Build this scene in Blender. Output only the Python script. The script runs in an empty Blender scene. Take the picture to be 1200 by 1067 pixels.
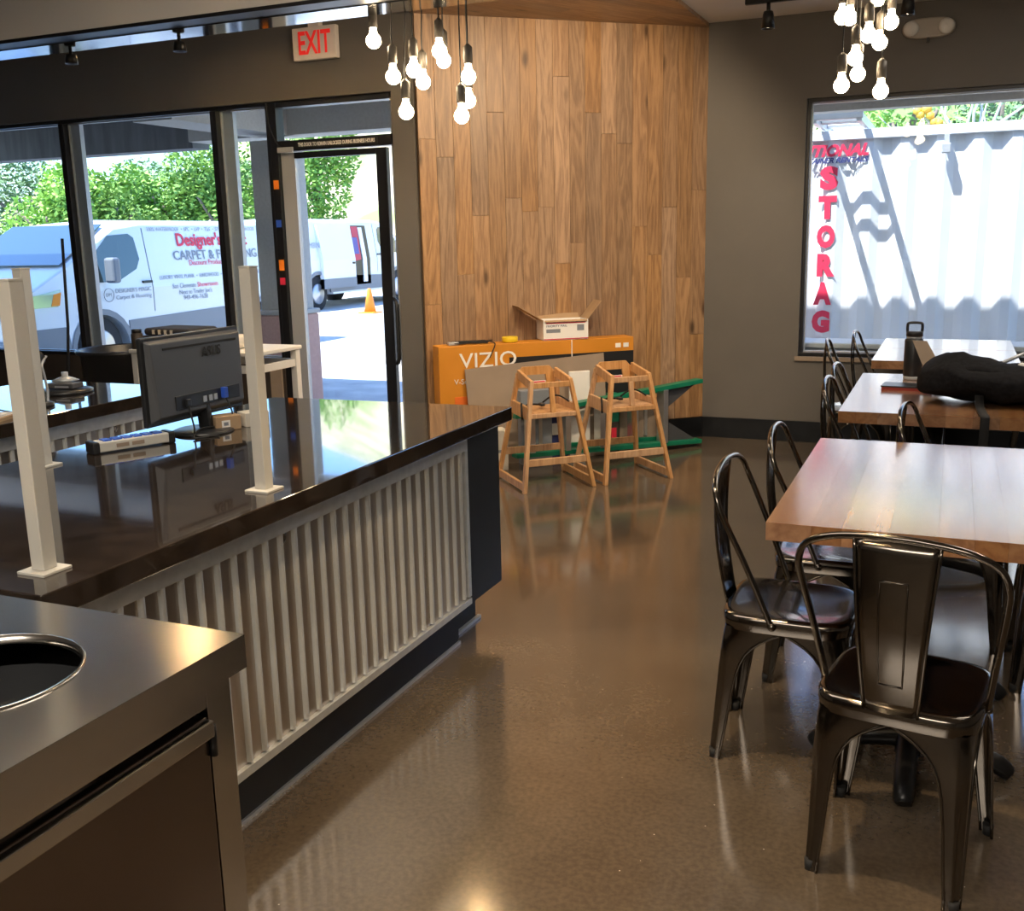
import bpy, bmesh, math, random
from mathutils import Vector, Matrix
random.seed(7)
R = math.radians
PI = math.pi
sc = bpy.context.scene
COL = sc.collection

# ------------------------------------------------------------ camera
def make_camera():
    y, p, r, f = R(-23.4011), R(-12.0973), R(-1.27263), 1195.42
    cy, sy, cp, sp, cr, sr = math.cos(y), math.sin(y), math.cos(p), math.sin(p), math.cos(r), math.sin(r)
    fwd = Vector((sy*cp, cy*cp, sp)); right = Vector((cy, -sy, 0)); up = right.cross(fwd)
    r2 = right*cr + up*sr; u2 = up*cr - right*sr
    cam = bpy.data.cameras.new('camera'); o = bpy.data.objects.new('camera', cam); COL.objects.link(o)
    m = Matrix((r2, u2, -fwd)).transposed().to_4x4(); m.translation = Vector((0, 0, 1.5))
    o.matrix_world = m
    cam.sensor_fit = 'HORIZONTAL'; cam.sensor_width = 36.0; cam.lens = f/1200*36.0
    cam.clip_start = .02; cam.clip_end = 400
    sc.camera = o
make_camera()

# ------------------------------------------------------------ world, sun, interior lamps and added fill, exposure
w = bpy.data.worlds.new('world'); sc.world = w; w.use_nodes = True
nt = w.node_tree; bg = nt.nodes['Background']
sky = nt.nodes.new('ShaderNodeTexSky'); sky.sky_type = 'NISHITA'
sky.sun_disc = False; sky.sun_elevation = R(62); sky.sun_rotation = R(219.5); sky.air_density = 1.3; sky.dust_density = 1.0; sky.ozone_density = 1.2
sky.ozone_density = 2.5
tint = nt.nodes.new('ShaderNodeMix'); tint.data_type = 'RGBA'; tint.blend_type = 'MULTIPLY'; tint.inputs[0].default_value = 1.0; tint.inputs[7].default_value = (.74, .97, 1.28, 1)
nt.links.new(sky.outputs[0], tint.inputs[6]); nt.links.new(tint.outputs[2], bg.inputs['Color']); bg.inputs['Strength'].default_value = .25
SUN_DIR = Vector((.33, .40, -1.0)).normalized()
sl = bpy.data.lights.new('sun', 'SUN'); sl.energy = 8.0; sl.angle = R(.6); sl.color = (1, .96, .9)
so = bpy.data.objects.new('sun', sl); COL.objects.link(so); so.location = (-6, -8, 20)
so.rotation_mode = 'QUATERNION'; so.rotation_quaternion = SUN_DIR.to_track_quat('-Z', 'Y')
def area_light(x, y, z, sx, sy, power, col=(1, .9, .77), rot=(0, 0, 0), spread=180):  # unseen area lamps added to brighten the room, no panel fixtures behind them
    l = bpy.data.lights.new('unseen_fill_light', 'AREA'); l.shape = 'RECTANGLE'; l.size = sx; l.size_y = sy
    l.energy = power; l.color = col; l.spread = R(spread)
    o = bpy.data.objects.new('unseen_fill_light', l); COL.objects.link(o); o.location = (x, y, z); o.rotation_euler = rot
    return o
def spot_light(x, y, z, power, angle=70, target=None, col=(1, .82, .6), blend=.5, r=.04):
    l = bpy.data.lights.new('ceiling_spot_light', 'SPOT'); l.energy = power; l.color = col; l.spot_size = R(angle); l.spot_blend = blend; l.shadow_soft_size = r
    o = bpy.data.objects.new('ceiling_spot_light', l); COL.objects.link(o); o.location = (x, y, z)
    if target:
        d = Vector(target)-Vector((x, y, z)); o.rotation_mode = 'QUATERNION'; o.rotation_quaternion = d.to_track_quat('-Z', 'Y')
    return o
sc.view_settings.view_transform = 'Standard'; sc.view_settings.look = 'None'
sc.view_settings.gamma = 1; sc.view_settings.use_curve_mapping = False
sc.view_settings.exposure = 1.05
area_light(-.6, -1.6, 2.86, 2.4, 1.2, 75)
area_light(.9, 4.6, 2.86, .9, 2.4, 20)
area_light(-2.0, 1.9, 2.86, 2.0, .8, 16)
spot_light(-1.1, 5.2, 2.78, 60, 95, (-2.5, 6.8, 1.3), (1, .76, .5))
spot_light(-1.6, 4.6, 2.78, 40, 95, (-2.9, 6.4, 1.6), (1, .76, .5))
spot_light(-.75, 2.1, 2.85, 70, 62, (-.75, 2.05, 0), (1, .72, .42), .35)

# ------------------------------------------------------------ mesh helper
class MB:
    def __init__(s): s.v = []; s.f = []; s.sm = []
    def add(s, vs, fs, smooth=False):
        b = len(s.v); s.v += [tuple(v) for v in vs]; s.f += [tuple(i+b for i in f) for f in fs]; s.sm += [smooth]*len(fs); return s
    def box(s, x0, x1, y0, y1, z0, z1, M=None):
        vs = [Vector((x, y, z)) for z in (z0, z1) for y in (y0, y1) for x in (x0, x1)]
        if M: vs = [M @ v for v in vs]
        return s.add(vs, [(0, 2, 3, 1), (4, 5, 7, 6), (0, 1, 5, 4), (2, 6, 7, 3), (0, 4, 6, 2), (1, 3, 7, 5)])
    def cbox(s, c, d, M=None):
        if M is None: return s.box(c[0]-d[0]/2, c[0]+d[0]/2, c[1]-d[1]/2, c[1]+d[1]/2, c[2]-d[2]/2, c[2]+d[2]/2)
        T = Matrix.Translation(Vector(c)) @ M.to_4x4()
        return s.box(-d[0]/2, d[0]/2, -d[1]/2, d[1]/2, -d[2]/2, d[2]/2, T)
    def bar(s, a, b, wx, wy, up=(0, 0, 1)):
        a = Vector(a); b = Vector(b); d = b-a; L = d.length; d.normalize()
        u = Vector(up)
        if abs(d.dot(u)) > .98: u = Vector((0, 1, 0))
        x = d.cross(u).normalized(); y = x.cross(d).normalized()
        M = Matrix((x, y, d)).transposed().to_4x4(); M.translation = a
        return s.box(-wx/2, wx/2, -wy/2, wy/2, 0, L, M)
    def hexa(s, bot, top):   # 4 bottom, 4 top points
        return s.add([*bot, *top], [(3, 2, 1, 0), (4, 5, 6, 7), (0, 1, 5, 4), (1, 2, 6, 5), (2, 3, 7, 6), (3, 0, 4, 7)])
    def tube(s, pts, r, n=8, closed=False, caps=True):
        pts = [Vector(p) for p in pts]; N = len(pts); rs = r if isinstance(r, (list, tuple)) else [r]*N
        vs = []; x = None
        for i, p in enumerate(pts):
            a = pts[i-1] if (i or closed) else p; b = pts[(i+1) % N] if (i < N-1 or closed) else p
            d = (b-a).normalized()
            if x is None:
                u = Vector((0, 0, 1)) if abs(d.z) < .9 else Vector((1, 0, 0)); x = d.cross(u).normalized()
            else: x = (x-d*x.dot(d)).normalized()
            y = d.cross(x)
            for k in range(n):
                t = 2*PI*k/n; vs.append(p+(x*math.cos(t)+y*math.sin(t))*rs[i])
        fs = []
        for i in range(N if closed else N-1):
            j = (i+1) % N
            for k in range(n): fs.append((i*n+k, i*n+(k+1) % n, j*n+(k+1) % n, j*n+k))
        s.add(vs, fs, True)
        if caps and not closed:
            b = len(s.v)-len(vs); s.f += [tuple(b+k for k in reversed(range(n))), tuple(b+(N-1)*n+k for k in range(n))]; s.sm += [False]*2
        return s
    def lathe(s, prof, n=24, c=(0, 0, 0), M=None, smooth=True, caps=True):
        vs = []
        for r, z in prof:
            for k in range(n):
                t = 2*PI*k/n; v = Vector((r*math.cos(t), r*math.sin(t), z))
                if M: v = M @ v
                vs.append(v+Vector(c))
        fs = []
        for i in range(len(prof)-1):
            for k in range(n): fs.append((i*n+k, i*n+(k+1) % n, (i+1)*n+(k+1) % n, (i+1)*n+k))
        s.add(vs, fs, smooth)
        b = len(s.v)-len(vs)
        if not caps: return s
        if prof[0][0] > 1e-6: s.f.append(tuple(b+k for k in reversed(range(n)))); s.sm.append(False)
        if prof[-1][0] > 1e-6: s.f.append(tuple(b+(len(prof)-1)*n+k for k in range(n))); s.sm.append(False)
        return s
    def prism(s, poly, z0, z1, M=None):    # poly in xy, extruded in z
        n = len(poly); vs = [Vector((x, y, z0)) for x, y in poly]+[Vector((x, y, z1)) for x, y in poly]
        if M: vs = [M @ v for v in vs]
        return s.add(vs, [tuple(reversed(range(n))), tuple(range(n, 2*n))]+[(i, (i+1) % n, n+(i+1) % n, n+i) for i in range(n)])
    def build(s, name, mat, parent=None, bevel=0, loc=None, seg=2, solid=0, sub=0, fixn=False):
        me = bpy.data.meshes.new(name); me.from_pydata(s.v, [], s.f)
        me.polygons.foreach_set('use_smooth', s.sm)
        if fixn:
            bm = bmesh.new(); bm.from_mesh(me); bmesh.ops.recalc_face_normals(bm, faces=bm.faces); bm.to_mesh(me); bm.free()
        me.update()
        if mat: me.materials.append(mat)
        o = bpy.data.objects.new(name, me); COL.objects.link(o)
        if parent: o.parent = parent
        if loc: o.location = loc
        if solid:
            m = o.modifiers.new('solidify', 'SOLIDIFY'); m.thickness = solid; m.offset = 0
        if sub:
            m = o.modifiers.new('subsurf', 'SUBSURF'); m.levels = sub; m.render_levels = sub
        if bevel:
            m = o.modifiers.new('bevel', 'BEVEL'); m.width = bevel; m.segments = seg; m.limit_method = 'ANGLE'; m.angle_limit = R(40)
        return o
def B(*a): return MB().box(*a)

def spline(pts, n=6):
    P = [Vector(p) for p in pts]; out = []
    for i in range(len(P)-1):
        p0 = P[max(i-1, 0)]; p1 = P[i]; p2 = P[i+1]; p3 = P[min(i+2, len(P)-1)]
        for k in range(n):
            t = k/n
            out.append(.5*((2*p1)+(p2-p0)*t+(2*p0-5*p1+4*p2-p3)*t*t+(3*p1-p0-3*p2+p3)*t**3))
    out.append(P[-1]); return out

def thing(name, label, cat, loc=(0, 0, 0), rz=0, group=None, kind=None):
    o = bpy.data.objects.new(name, None); COL.objects.link(o); o.location = loc; o.rotation_euler = (0, 0, rz)
    o.empty_display_size = .1
    return tag(o, label, cat, group, kind)
def tag(o, label=None, cat=None, group=None, kind=None):
    if label: o['label'] = label
    if cat: o['category'] = cat
    if group: o['group'] = group
    if kind: o['kind'] = kind
    return o
def struct(o, label=None, cat='structure'):
    o['kind'] = 'structure'; o['label'] = label or o.name; o['category'] = cat
    return o
def kids(o): return [c for c in bpy.data.objects if c.parent == o]
def copy_tree(o, loc=None, rz=None, label=None):
    r = o.copy(); COL.objects.link(r)
    if loc: r.location = loc
    if rz is not None: r.rotation_euler = (0, 0, rz)
    if label: r['label'] = label
    for ch in TREE(o):
        c = ch.copy(); COL.objects.link(c); c.parent = r
        for g in TREE(ch):
            d = g.copy(); COL.objects.link(d); d.parent = c
    return r
def TREE(o): return [c for c in list(COL.objects) if c.parent == o]

def text(s, name, mat, parent, size, M, ext=.0015, off=0.0, shear=0, sx=1, align='LEFT', sp=1.0, label=None, fit=None, fith=None):
    cu = bpy.data.curves.new(name, 'FONT'); cu.body = s; cu.size = size; cu.extrude = ext; cu.offset = off; cu.shear = shear
    cu.align_x = align; cu.align_y = 'CENTER'; cu.resolution_u = 3; cu.space_character = sp; cu.space_line = .95
    t = bpy.data.objects.new(name+'_curve', cu); COL.objects.link(t)
    dg = bpy.context.evaluated_depsgraph_get(); me = bpy.data.meshes.new_from_object(t.evaluated_get(dg))
    bpy.data.objects.remove(t); bpy.data.curves.remove(cu)
    if fit or fith:
        xs = [v.co.x for v in me.vertices]; ys = [v.co.y for v in me.vertices]
        if fit: sx = fit/(max(xs)-min(xs))
        if fith: sy_ = fith/(max(ys)-min(ys)); me.transform(Matrix.Translation((0, -(max(ys)+min(ys))/2, 0))); me.transform(Matrix.Diagonal((1, sy_, 1, 1)))
    me.transform(M @ Matrix.Diagonal((sx, 1, 1, 1))); me.materials.clear(); me.materials.append(mat)
    o = bpy.data.objects.new(name, me); COL.objects.link(o)
    if parent: o.parent = parent
    if label: o['label'] = label
    return o
def frameM(origin, xdir, ydir):
    x = Vector(xdir).normalized(); y = Vector(ydir).normalized(); z = x.cross(y)
    M = Matrix((x, y, z)).transposed().to_4x4(); M.translation = Vector(origin); return M

# ------------------------------------------------------------ materials
def mat(name, col, rough=.5, metal=0, coat=0, spec=.5, emit=None, es=0, alpha=1, trans=0):
    m = bpy.data.materials.new(name); m.use_nodes = True; b = m.node_tree.nodes['Principled BSDF']
    b.inputs['Base Color'].default_value = (*col, 1); b.inputs['Roughness'].default_value = rough; b.inputs['Metallic'].default_value = metal
    b.inputs['Coat Weight'].default_value = coat; b.inputs['Specular IOR Level'].default_value = spec
    if emit: b.inputs['Emission Color'].default_value = (*emit, 1); b.inputs['Emission Strength'].default_value = es
    if trans: b.inputs['Transmission Weight'].default_value = trans
    return m
def nodes(m): return m.node_tree.nodes, m.node_tree.links, m.node_tree.nodes['Principled BSDF']
def noise_mat(name, c1, c2, scale=(1, 1, 1), ns=5, rough=(.4, .5), metal=0, bump=.0, detail=4, coat=0, rnd=0.0, coords='Object', bs=None, dist=0.0, spec=.5, stops=(.35, .65)):
    m = mat(name, c1, rough[0], metal, coat, spec); N, L, b = nodes(m)
    tc = N.new('ShaderNodeTexCoord'); mp = N.new('ShaderNodeMapping'); mp.inputs['Scale'].default_value = scale
    L.new(tc.outputs[coords], mp.inputs[0])
    vec = mp.outputs[0]
    if rnd:
        oi = N.new('ShaderNodeObjectInfo'); va = N.new('ShaderNodeVectorMath'); va.operation = 'ADD'
        mu = N.new('ShaderNodeMath'); mu.operation = 'MULTIPLY'; mu.inputs[1].default_value = 50
        L.new(oi.outputs['Random'], mu.inputs[0]); L.new(vec, va.inputs[0]); L.new(mu.outputs[0], va.inputs[1]); vec = va.outputs[0]
    n = N.new('ShaderNodeTexNoise'); n.inputs['Scale'].default_value = ns; n.inputs['Detail'].default_value = detail; n.inputs['Distortion'].default_value = dist
    L.new(vec, n.inputs['Vector'])
    cr = N.new('ShaderNodeValToRGB'); cr.color_ramp.elements[0].color = (*c1, 1); cr.color_ramp.elements[1].color = (*c2, 1)
    cr.color_ramp.elements[0].position = stops[0]; cr.color_ramp.elements[1].position = stops[1]
    L.new(n.outputs['Fac'], cr.inputs[0]); colout = cr.outputs[0]
    if rnd:
        hs = N.new('ShaderNodeHueSaturation'); mr = N.new('ShaderNodeMapRange'); mr.inputs['To Min'].default_value = 1-rnd; mr.inputs['To Max'].default_value = 1+rnd
        L.new(oi.outputs['Random'], mr.inputs[0]); L.new(mr.outputs[0], hs.inputs['Value']); L.new(colout, hs.inputs['Color']); colout = hs.outputs[0]
    L.new(colout, b.inputs['Base Color'])
    rr = N.new('ShaderNodeMapRange'); rr.inputs['To Min'].default_value = rough[0]; rr.inputs['To Max'].default_value = rough[1]
    L.new(n.outputs['Fac'], rr.inputs[0]); L.new(rr.outputs[0], b.inputs['Roughness'])
    if bump:
        bp = N.new('ShaderNodeBump'); bp.inputs['Strength'].default_value = bump; bp.inputs['Distance'].default_value = .004
        L.new(n.outputs['Fac'], bp.inputs['Height']); L.new(bp.outputs[0], b.inputs['Normal'])
    return m

def wood_mat(name, light, dark, axis='Z', rnd=.18, rough=(.35, .5), knots=True, tone2=None, freq=1.0, bump=.12, coat=0):
    m = mat(name, light, rough[0], 0, coat); m.node_tree.nodes['Principled BSDF'].inputs['Coat Roughness'].default_value = .13; N, L, b = nodes(m)
    tc = N.new('ShaderNodeTexCoord'); mp = N.new('ShaderNodeMapping')
    s = {'X': (.9, 9, 9), 'Y': (9, .9, 9), 'Z': (9, 9, .9)}[axis]; mp.inputs['Scale'].default_value = [a*freq for a in s]
    oi = N.new('ShaderNodeObjectInfo'); va = N.new('ShaderNodeVectorMath'); mu = N.new('ShaderNodeMath'); mu.operation = 'MULTIPLY'; mu.inputs[1].default_value = 37
    L.new(oi.outputs['Random'], mu.inputs[0]); L.new(tc.outputs['Object'], mp.inputs[0]); L.new(mp.outputs[0], va.inputs[0]); L.new(mu.outputs[0], va.inputs[1])
    n1 = N.new('ShaderNodeTexNoise'); n1.inputs['Scale'].default_value = 1.1; n1.inputs['Detail'].default_value = 3; n1.inputs['Distortion'].default_value = .9
    L.new(va.outputs[0], n1.inputs['Vector'])
    m1 = N.new('ShaderNodeMath'); m1.operation = 'MULTIPLY'; m1.inputs[1].default_value = 9
    sn = N.new('ShaderNodeMath'); sn.operation = 'SINE'; L.new(n1.outputs['Fac'], m1.inputs[0])
    m1b = N.new('ShaderNodeMath'); m1b.operation = 'MULTIPLY'; m1b.inputs[1].default_value = 4.5; L.new(m1.outputs[0], m1b.inputs[0]); L.new(m1b.outputs[0], sn.inputs[0])
    n2 = N.new('ShaderNodeTexNoise'); n2.inputs['Scale'].default_value = 6; n2.inputs['Detail'].default_value = 6; n2.inputs['Roughness'].default_value = .7
    L.new(va.outputs[0], n2.inputs['Vector'])
    ma = N.new('ShaderNodeMath'); ma.operation = 'MULTIPLY_ADD'; ma.inputs[1].default_value = .13; ma.inputs[2].default_value = .0; L.new(sn.outputs[0], ma.inputs[0])
    ad = N.new('ShaderNodeMath'); ad.operation = 'ADD'; L.new(ma.outputs[0], ad.inputs[0]); L.new(n2.outputs['Fac'], ad.inputs[1])
    cr = N.new('ShaderNodeValToRGB'); cr.color_ramp.elements[0].position = .28; cr.color_ramp.elements[1].position = .68
    cr.color_ramp.elements[0].color = (*dark, 1); cr.color_ramp.elements[1].color = (*light, 1); L.new(ad.outputs[0], cr.inputs[0])
    col = cr.outputs[0]
    if knots:
        vo = N.new('ShaderNodeTexVoronoi'); mp2 = N.new('ShaderNodeMapping'); k = {'X': (2.0, 6, 6), 'Y': (6, 2.0, 6), 'Z': (6, 6, 2.0)}[axis]
        mp2.inputs['Scale'].default_value = k; va2 = N.new('ShaderNodeVectorMath'); L.new(tc.outputs['Object'], mp2.inputs[0]); L.new(mp2.outputs[0], va2.inputs[0]); L.new(mu.outputs[0], va2.inputs[1])
        L.new(va2.outputs[0], vo.inputs['Vector']); vo.inputs['Scale'].default_value = 1.0
        kr = N.new('ShaderNodeValToRGB'); kr.color_ramp.elements[0].position = .05; kr.color_ramp.elements[1].position = .16
        kr.color_ramp.elements[0].color = (.12, .09, .07, 1); kr.color_ramp.elements[1].color = (1, 1, 1, 1)
        L.new(vo.outputs['Distance'], kr.inputs[0])
        mx = N.new('ShaderNodeMix'); mx.data_type = 'RGBA'; mx.blend_type = 'MULTIPLY'; mx.inputs[0].default_value = .8
        L.new(col, mx.inputs[6]); L.new(kr.outputs[0], mx.inputs[7]); col = mx.outputs[2]
    hs = N.new('ShaderNodeHueSaturation'); mr = N.new('ShaderNodeMapRange'); mr.inputs['To Min'].default_value = 1-rnd; mr.inputs['To Max'].default_value = 1+rnd
    mr2 = N.new('ShaderNodeMapRange'); mr2.inputs['To Min'].default_value = .85; mr2.inputs['To Max'].default_value = 1.1
    fr = N.new('ShaderNodeMath'); fr.operation = 'FRACT'; mm = N.new('ShaderNodeMath'); mm.operation = 'MULTIPLY'; mm.inputs[1].default_value = 7.3
    L.new(oi.outputs['Random'], mm.inputs[0]); L.new(mm.outputs[0], fr.inputs[0]); L.new(fr.outputs[0], mr2.inputs[0]); L.new(mr2.outputs[0], hs.inputs['Saturation'])
    L.new(oi.outputs['Random'], mr.inputs[0]); L.new(mr.outputs[0], hs.inputs['Value']); L.new(col, hs.inputs['Color']); L.new(hs.outputs[0], b.inputs['Base Color'])
    rr = N.new('ShaderNodeMapRange'); rr.inputs['To Min'].default_value = rough[0]; rr.inputs['To Max'].default_value = rough[1]; L.new(n2.outputs['Fac'], rr.inputs[0]); L.new(rr.outputs[0], b.inputs['Roughness'])
    bp = N.new('ShaderNodeBump'); bp.inputs['Strength'].default_value = bump; bp.inputs['Distance'].default_value = .002; L.new(n2.outputs['Fac'], bp.inputs['Height']); L.new(bp.outputs[0], b.inputs['Normal'])
    return m

M_ = {}
M_['wall'] = noise_mat('wall_paint', (.125, .116, .105), (.135, .125, .113), ns=3, rough=(.55, .65), bump=.03)
M_['ceil'] = mat('ceiling_paint', (.68, .66, .63), .8)
M_['wood'] = wood_mat('oak_planks', (.41, .245, .125), (.24, .135, .068))
M_['woodc'] = wood_mat('oak_ceiling_planks', (.42, .26, .14), (.28, .16, .08), 'X')
M_['table'] = wood_mat('butcher_block', (.36, .18, .08), (.25, .11, .048), 'Y', freq=.6, rnd=.2, rough=(.2, .2), knots=False, bump=0, coat=.9)
M_['hc'] = wood_mat('beech', (.62, .36, .17), (.46, .24, .1), 'Z', rnd=.05, rough=(.35, .45), knots=False)
M_['counter'] = noise_mat('dark_stone', (.018, .013, .010), (.034, .024, .018), ns=14, rough=(.05, .08), bump=.0, detail=8, coat=.7)
M_['black'] = noise_mat('black_laminate', (.006, .007, .009), (.011, .013, .016), ns=5, rough=(.38, .5), spec=.3)
M_['blackm'] = mat('black_metal', (.012, .012, .013), .35, .3)
M_['frame'] = mat('black_window_frame', (.010, .010, .012), .35)
M_['alu'] = mat('aluminium', (.50, .52, .55), .35, .35)
M_['galv'] = noise_mat('galvanised_steel', (.60, .62, .62), (.68, .70, .70), ns=30, rough=(.3, .4), metal=.55, detail=2)
M_['corr'] = noise_mat('galvanised_sheet_floor_tint', (.42, .37, .32), (.54, .49, .44), scale=(1, 1, .1), ns=9, rough=(.24, .34), metal=.9, detail=3)  # brownish flats: the floor's reflection is put into the steel colour
M_['rib'] = noise_mat('galvanised_rib_highlight', (.66, .68, .67), (.78, .80, .79), scale=(1, 1, .15), ns=18, rough=(.35, .45), metal=.45, detail=3)  # same steel made brighter: the ribs' window highlight is put into the colour
M_['steel'] = noise_mat('brushed_stainless_steel', (.58, .555, .52), (.60, .575, .54), ns=2.2, rough=(.15, .27), metal=1, detail=1)
M_['steeld'] = noise_mat('dark_stainless_door', (.20, .16, .14), (.22, .18, .155), ns=3, rough=(.2, .27), metal=1, detail=1)
M_['chair'] = noise_mat('gunmetal_lacquer', (.105, .09, .077), (.145, .127, .106), ns=7, rough=(.12, .2), metal=1, detail=3, coat=.4)
M_['rubber'] = mat('black_rubber', (.015, .015, .015), .7)
M_['cream'] = mat('cream_powder_coat', (.56, .545, .50), .45)
M_['white'] = mat('white_plastic', (.75, .74, .71), .45)
M_['plastic'] = mat('black_plastic', (.02, .021, .023), .32)
M_['plasticm'] = mat('dark_grey_plastic', (.075, .078, .085), .38)
M_['card'] = noise_mat('cardboard', (.36, .24, .14), (.42, .29, .17), ns=6, rough=(.8, .9))
M_['cardg'] = noise_mat('grey_brown_board', (.27, .21, .16), (.31, .24, .18), ns=5, rough=(.75, .85))
M_['orange'] = noise_mat('orange_printed_carton', (.60, .235, .014), (.66, .26, .022), ns=4, rough=(.5, .6))
M_['orange2'] = mat('deep_orange_print', (.75, .16, .02), .55)
M_['whitep'] = mat('white_print', (.85, .84, .82), .6)
M_['red'] = mat('red_print', (.62, .02, .05), .5)
M_['darkred'] = mat('dark_red_edge', (.30, .03, .015), .5)
M_['redl'] = mat('red_vinyl', (.72, .03, .08), .5)
M_['navy'] = mat('navy_print', (.03, .04, .16), .5)
M_['grey'] = mat('grey_print', (.22, .24, .28), .5)
M_['blue'] = mat('blue_plastic', (.03, .10, .55), .4)
M_['yellow'] = mat('yellow_plastic', (.80, .58, .02), .4)
M_['green'] = noise_mat('green_fibreglass', (.0, .16, .085), (.01, .21, .11), ns=12, rough=(.35, .45))
M_['ladalu'] = mat('ladder_aluminium', (.62, .62, .62), .35, .85)
M_['fabric'] = noise_mat('black_fabric', (.005, .005, .006), (.011, .011, .013), ns=60, rough=(.85, .95), bump=.3, spec=.15)
M_['towel'] = mat('dark_towel', (.03, .03, .035), .9)
M_['towelw'] = mat('light_towel', (.62, .58, .5), .9)
M_['stucco'] = noise_mat('pink_stucco', (.70, .42, .35), (.76, .47, .39), ns=40, rough=(.9, .95), bump=.2)
M_['stuccog'] = noise_mat('grey_stucco', (.56, .54, .50), (.62, .60, .56), ns=40, rough=(.9, .95), bump=.2)
M_['stuccod'] = noise_mat('dark_streaked_beam', (.10, .11, .125), (.17, .18, .2), scale=(3, 1, .4), ns=4, rough=(.7, .8))  # darker streaked tone for the left canopy beam
M_['asphalt'] = noise_mat('pale_concrete_lot', (.36, .35, .33), (.52, .50, .47), ns=2.5, rough=(.85, .95), detail=8)
M_['hill'] = noise_mat('dry_hillside', (.20, .24, .08), (.55, .43, .32), ns=.35, rough=(.95, 1), detail=8)
M_['leaf'] = noise_mat('leaf_green', (.10, .24, .03), (.28, .48, .07), ns=1.2, rough=(.6, .7), rnd=.2, detail=3)
M_['leaf2'] = noise_mat('leaf_blue_green', (.07, .16, .06), (.20, .32, .12), ns=1.2, rough=(.6, .7), rnd=.2, detail=3)
M_['bark'] = mat('bark', (.20, .16, .13), .9)
M_['barkw'] = mat('pale_bark', (.6, .56, .5), .9)
M_['fruit'] = mat('orange_blossom', (.85, .45, .05), .6)
M_['van'] = mat('white_van_paint', (.70, .73, .76), .25, coat=.5)
M_['vangrey'] = mat('grey_cladding', (.17, .19, .22), .5)
M_['tint'] = mat('tinted_glass', (.03, .05, .05), .04, 0, 1)
M_['tyre'] = mat('tyre', (.02, .02, .022), .8)
M_['hub'] = mat('wheel_silver', (.5, .5, .52), .35, .8)
M_['lamp'] = mat('clear_headlamp', (.5, .53, .56), .1, .6, 1)
M_['amber'] = mat('amber_lens', (.8, .25, .03), .2)
M_['cone'] = mat('cone_orange', (.95, .25, .02), .5)
M_['cont'] = noise_mat('white_container_paint', (.70, .71, .72), (.75, .75, .75), ns=2, rough=(.45, .55))
M_['signw'] = mat('exit_sign_face', (.75, .70, .66), .5)
M_['exitred'] = mat('exit_red', (.8, .02, .02), .5, emit=(1, .03, .02), es=.15)
M_['bulb'] = mat('lit_bulb', (1, .9, .7), .3, emit=(1, .78, .5), es=20)
M_['brass'] = mat('pewter_socket', (.09, .08, .07), .45, .5)
M_['soffit'] = mat('soffit_paint', (.58, .55, .52), .6)
M_['mirror'] = mat('polished_trim', (.62, .64, .66), .07, 1)
M_['lens'] = mat('downlight_lens', (1, .9, .7), .3, emit=(1, .8, .55), es=12)
M_['eml'] = mat('emergency_light_shell', (.42, .38, .33), .5)
M_['straps'] = mat('dark_straps', (.008, .008, .009), .8)
def glass_mat():
    m = bpy.data.materials.new('window_glass'); m.use_nodes = True; N = m.node_tree.nodes; L = m.node_tree.links; N.clear()
    o = N.new('ShaderNodeOutputMaterial'); mx = N.new('ShaderNodeMixShader'); t = N.new('ShaderNodeBsdfTransparent'); g = N.new('ShaderNodeBsdfGlossy'); f = N.new('ShaderNodeFresnel')
    t.inputs[0].default_value = (.93, .97, 1.0, 1); g.inputs['Roughness'].default_value = .01; ge = N.new('ShaderNodeNewGeometry'); mi = N.new('ShaderNodeMapRange'); mi.inputs['To Min'].default_value = 1.4; mi.inputs['To Max'].default_value = 1/1.4; L.new(ge.outputs['Backfacing'], mi.inputs[0]); L.new(mi.outputs[0], f.inputs[0])
    L.new(f.outputs[0], mx.inputs[0]); L.new(t.outputs[0], mx.inputs[1]); L.new(g.outputs[0], mx.inputs[2]); L.new(mx.outputs[0], o.inputs[0]); return m
M_['glass'] = glass_mat()
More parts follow.
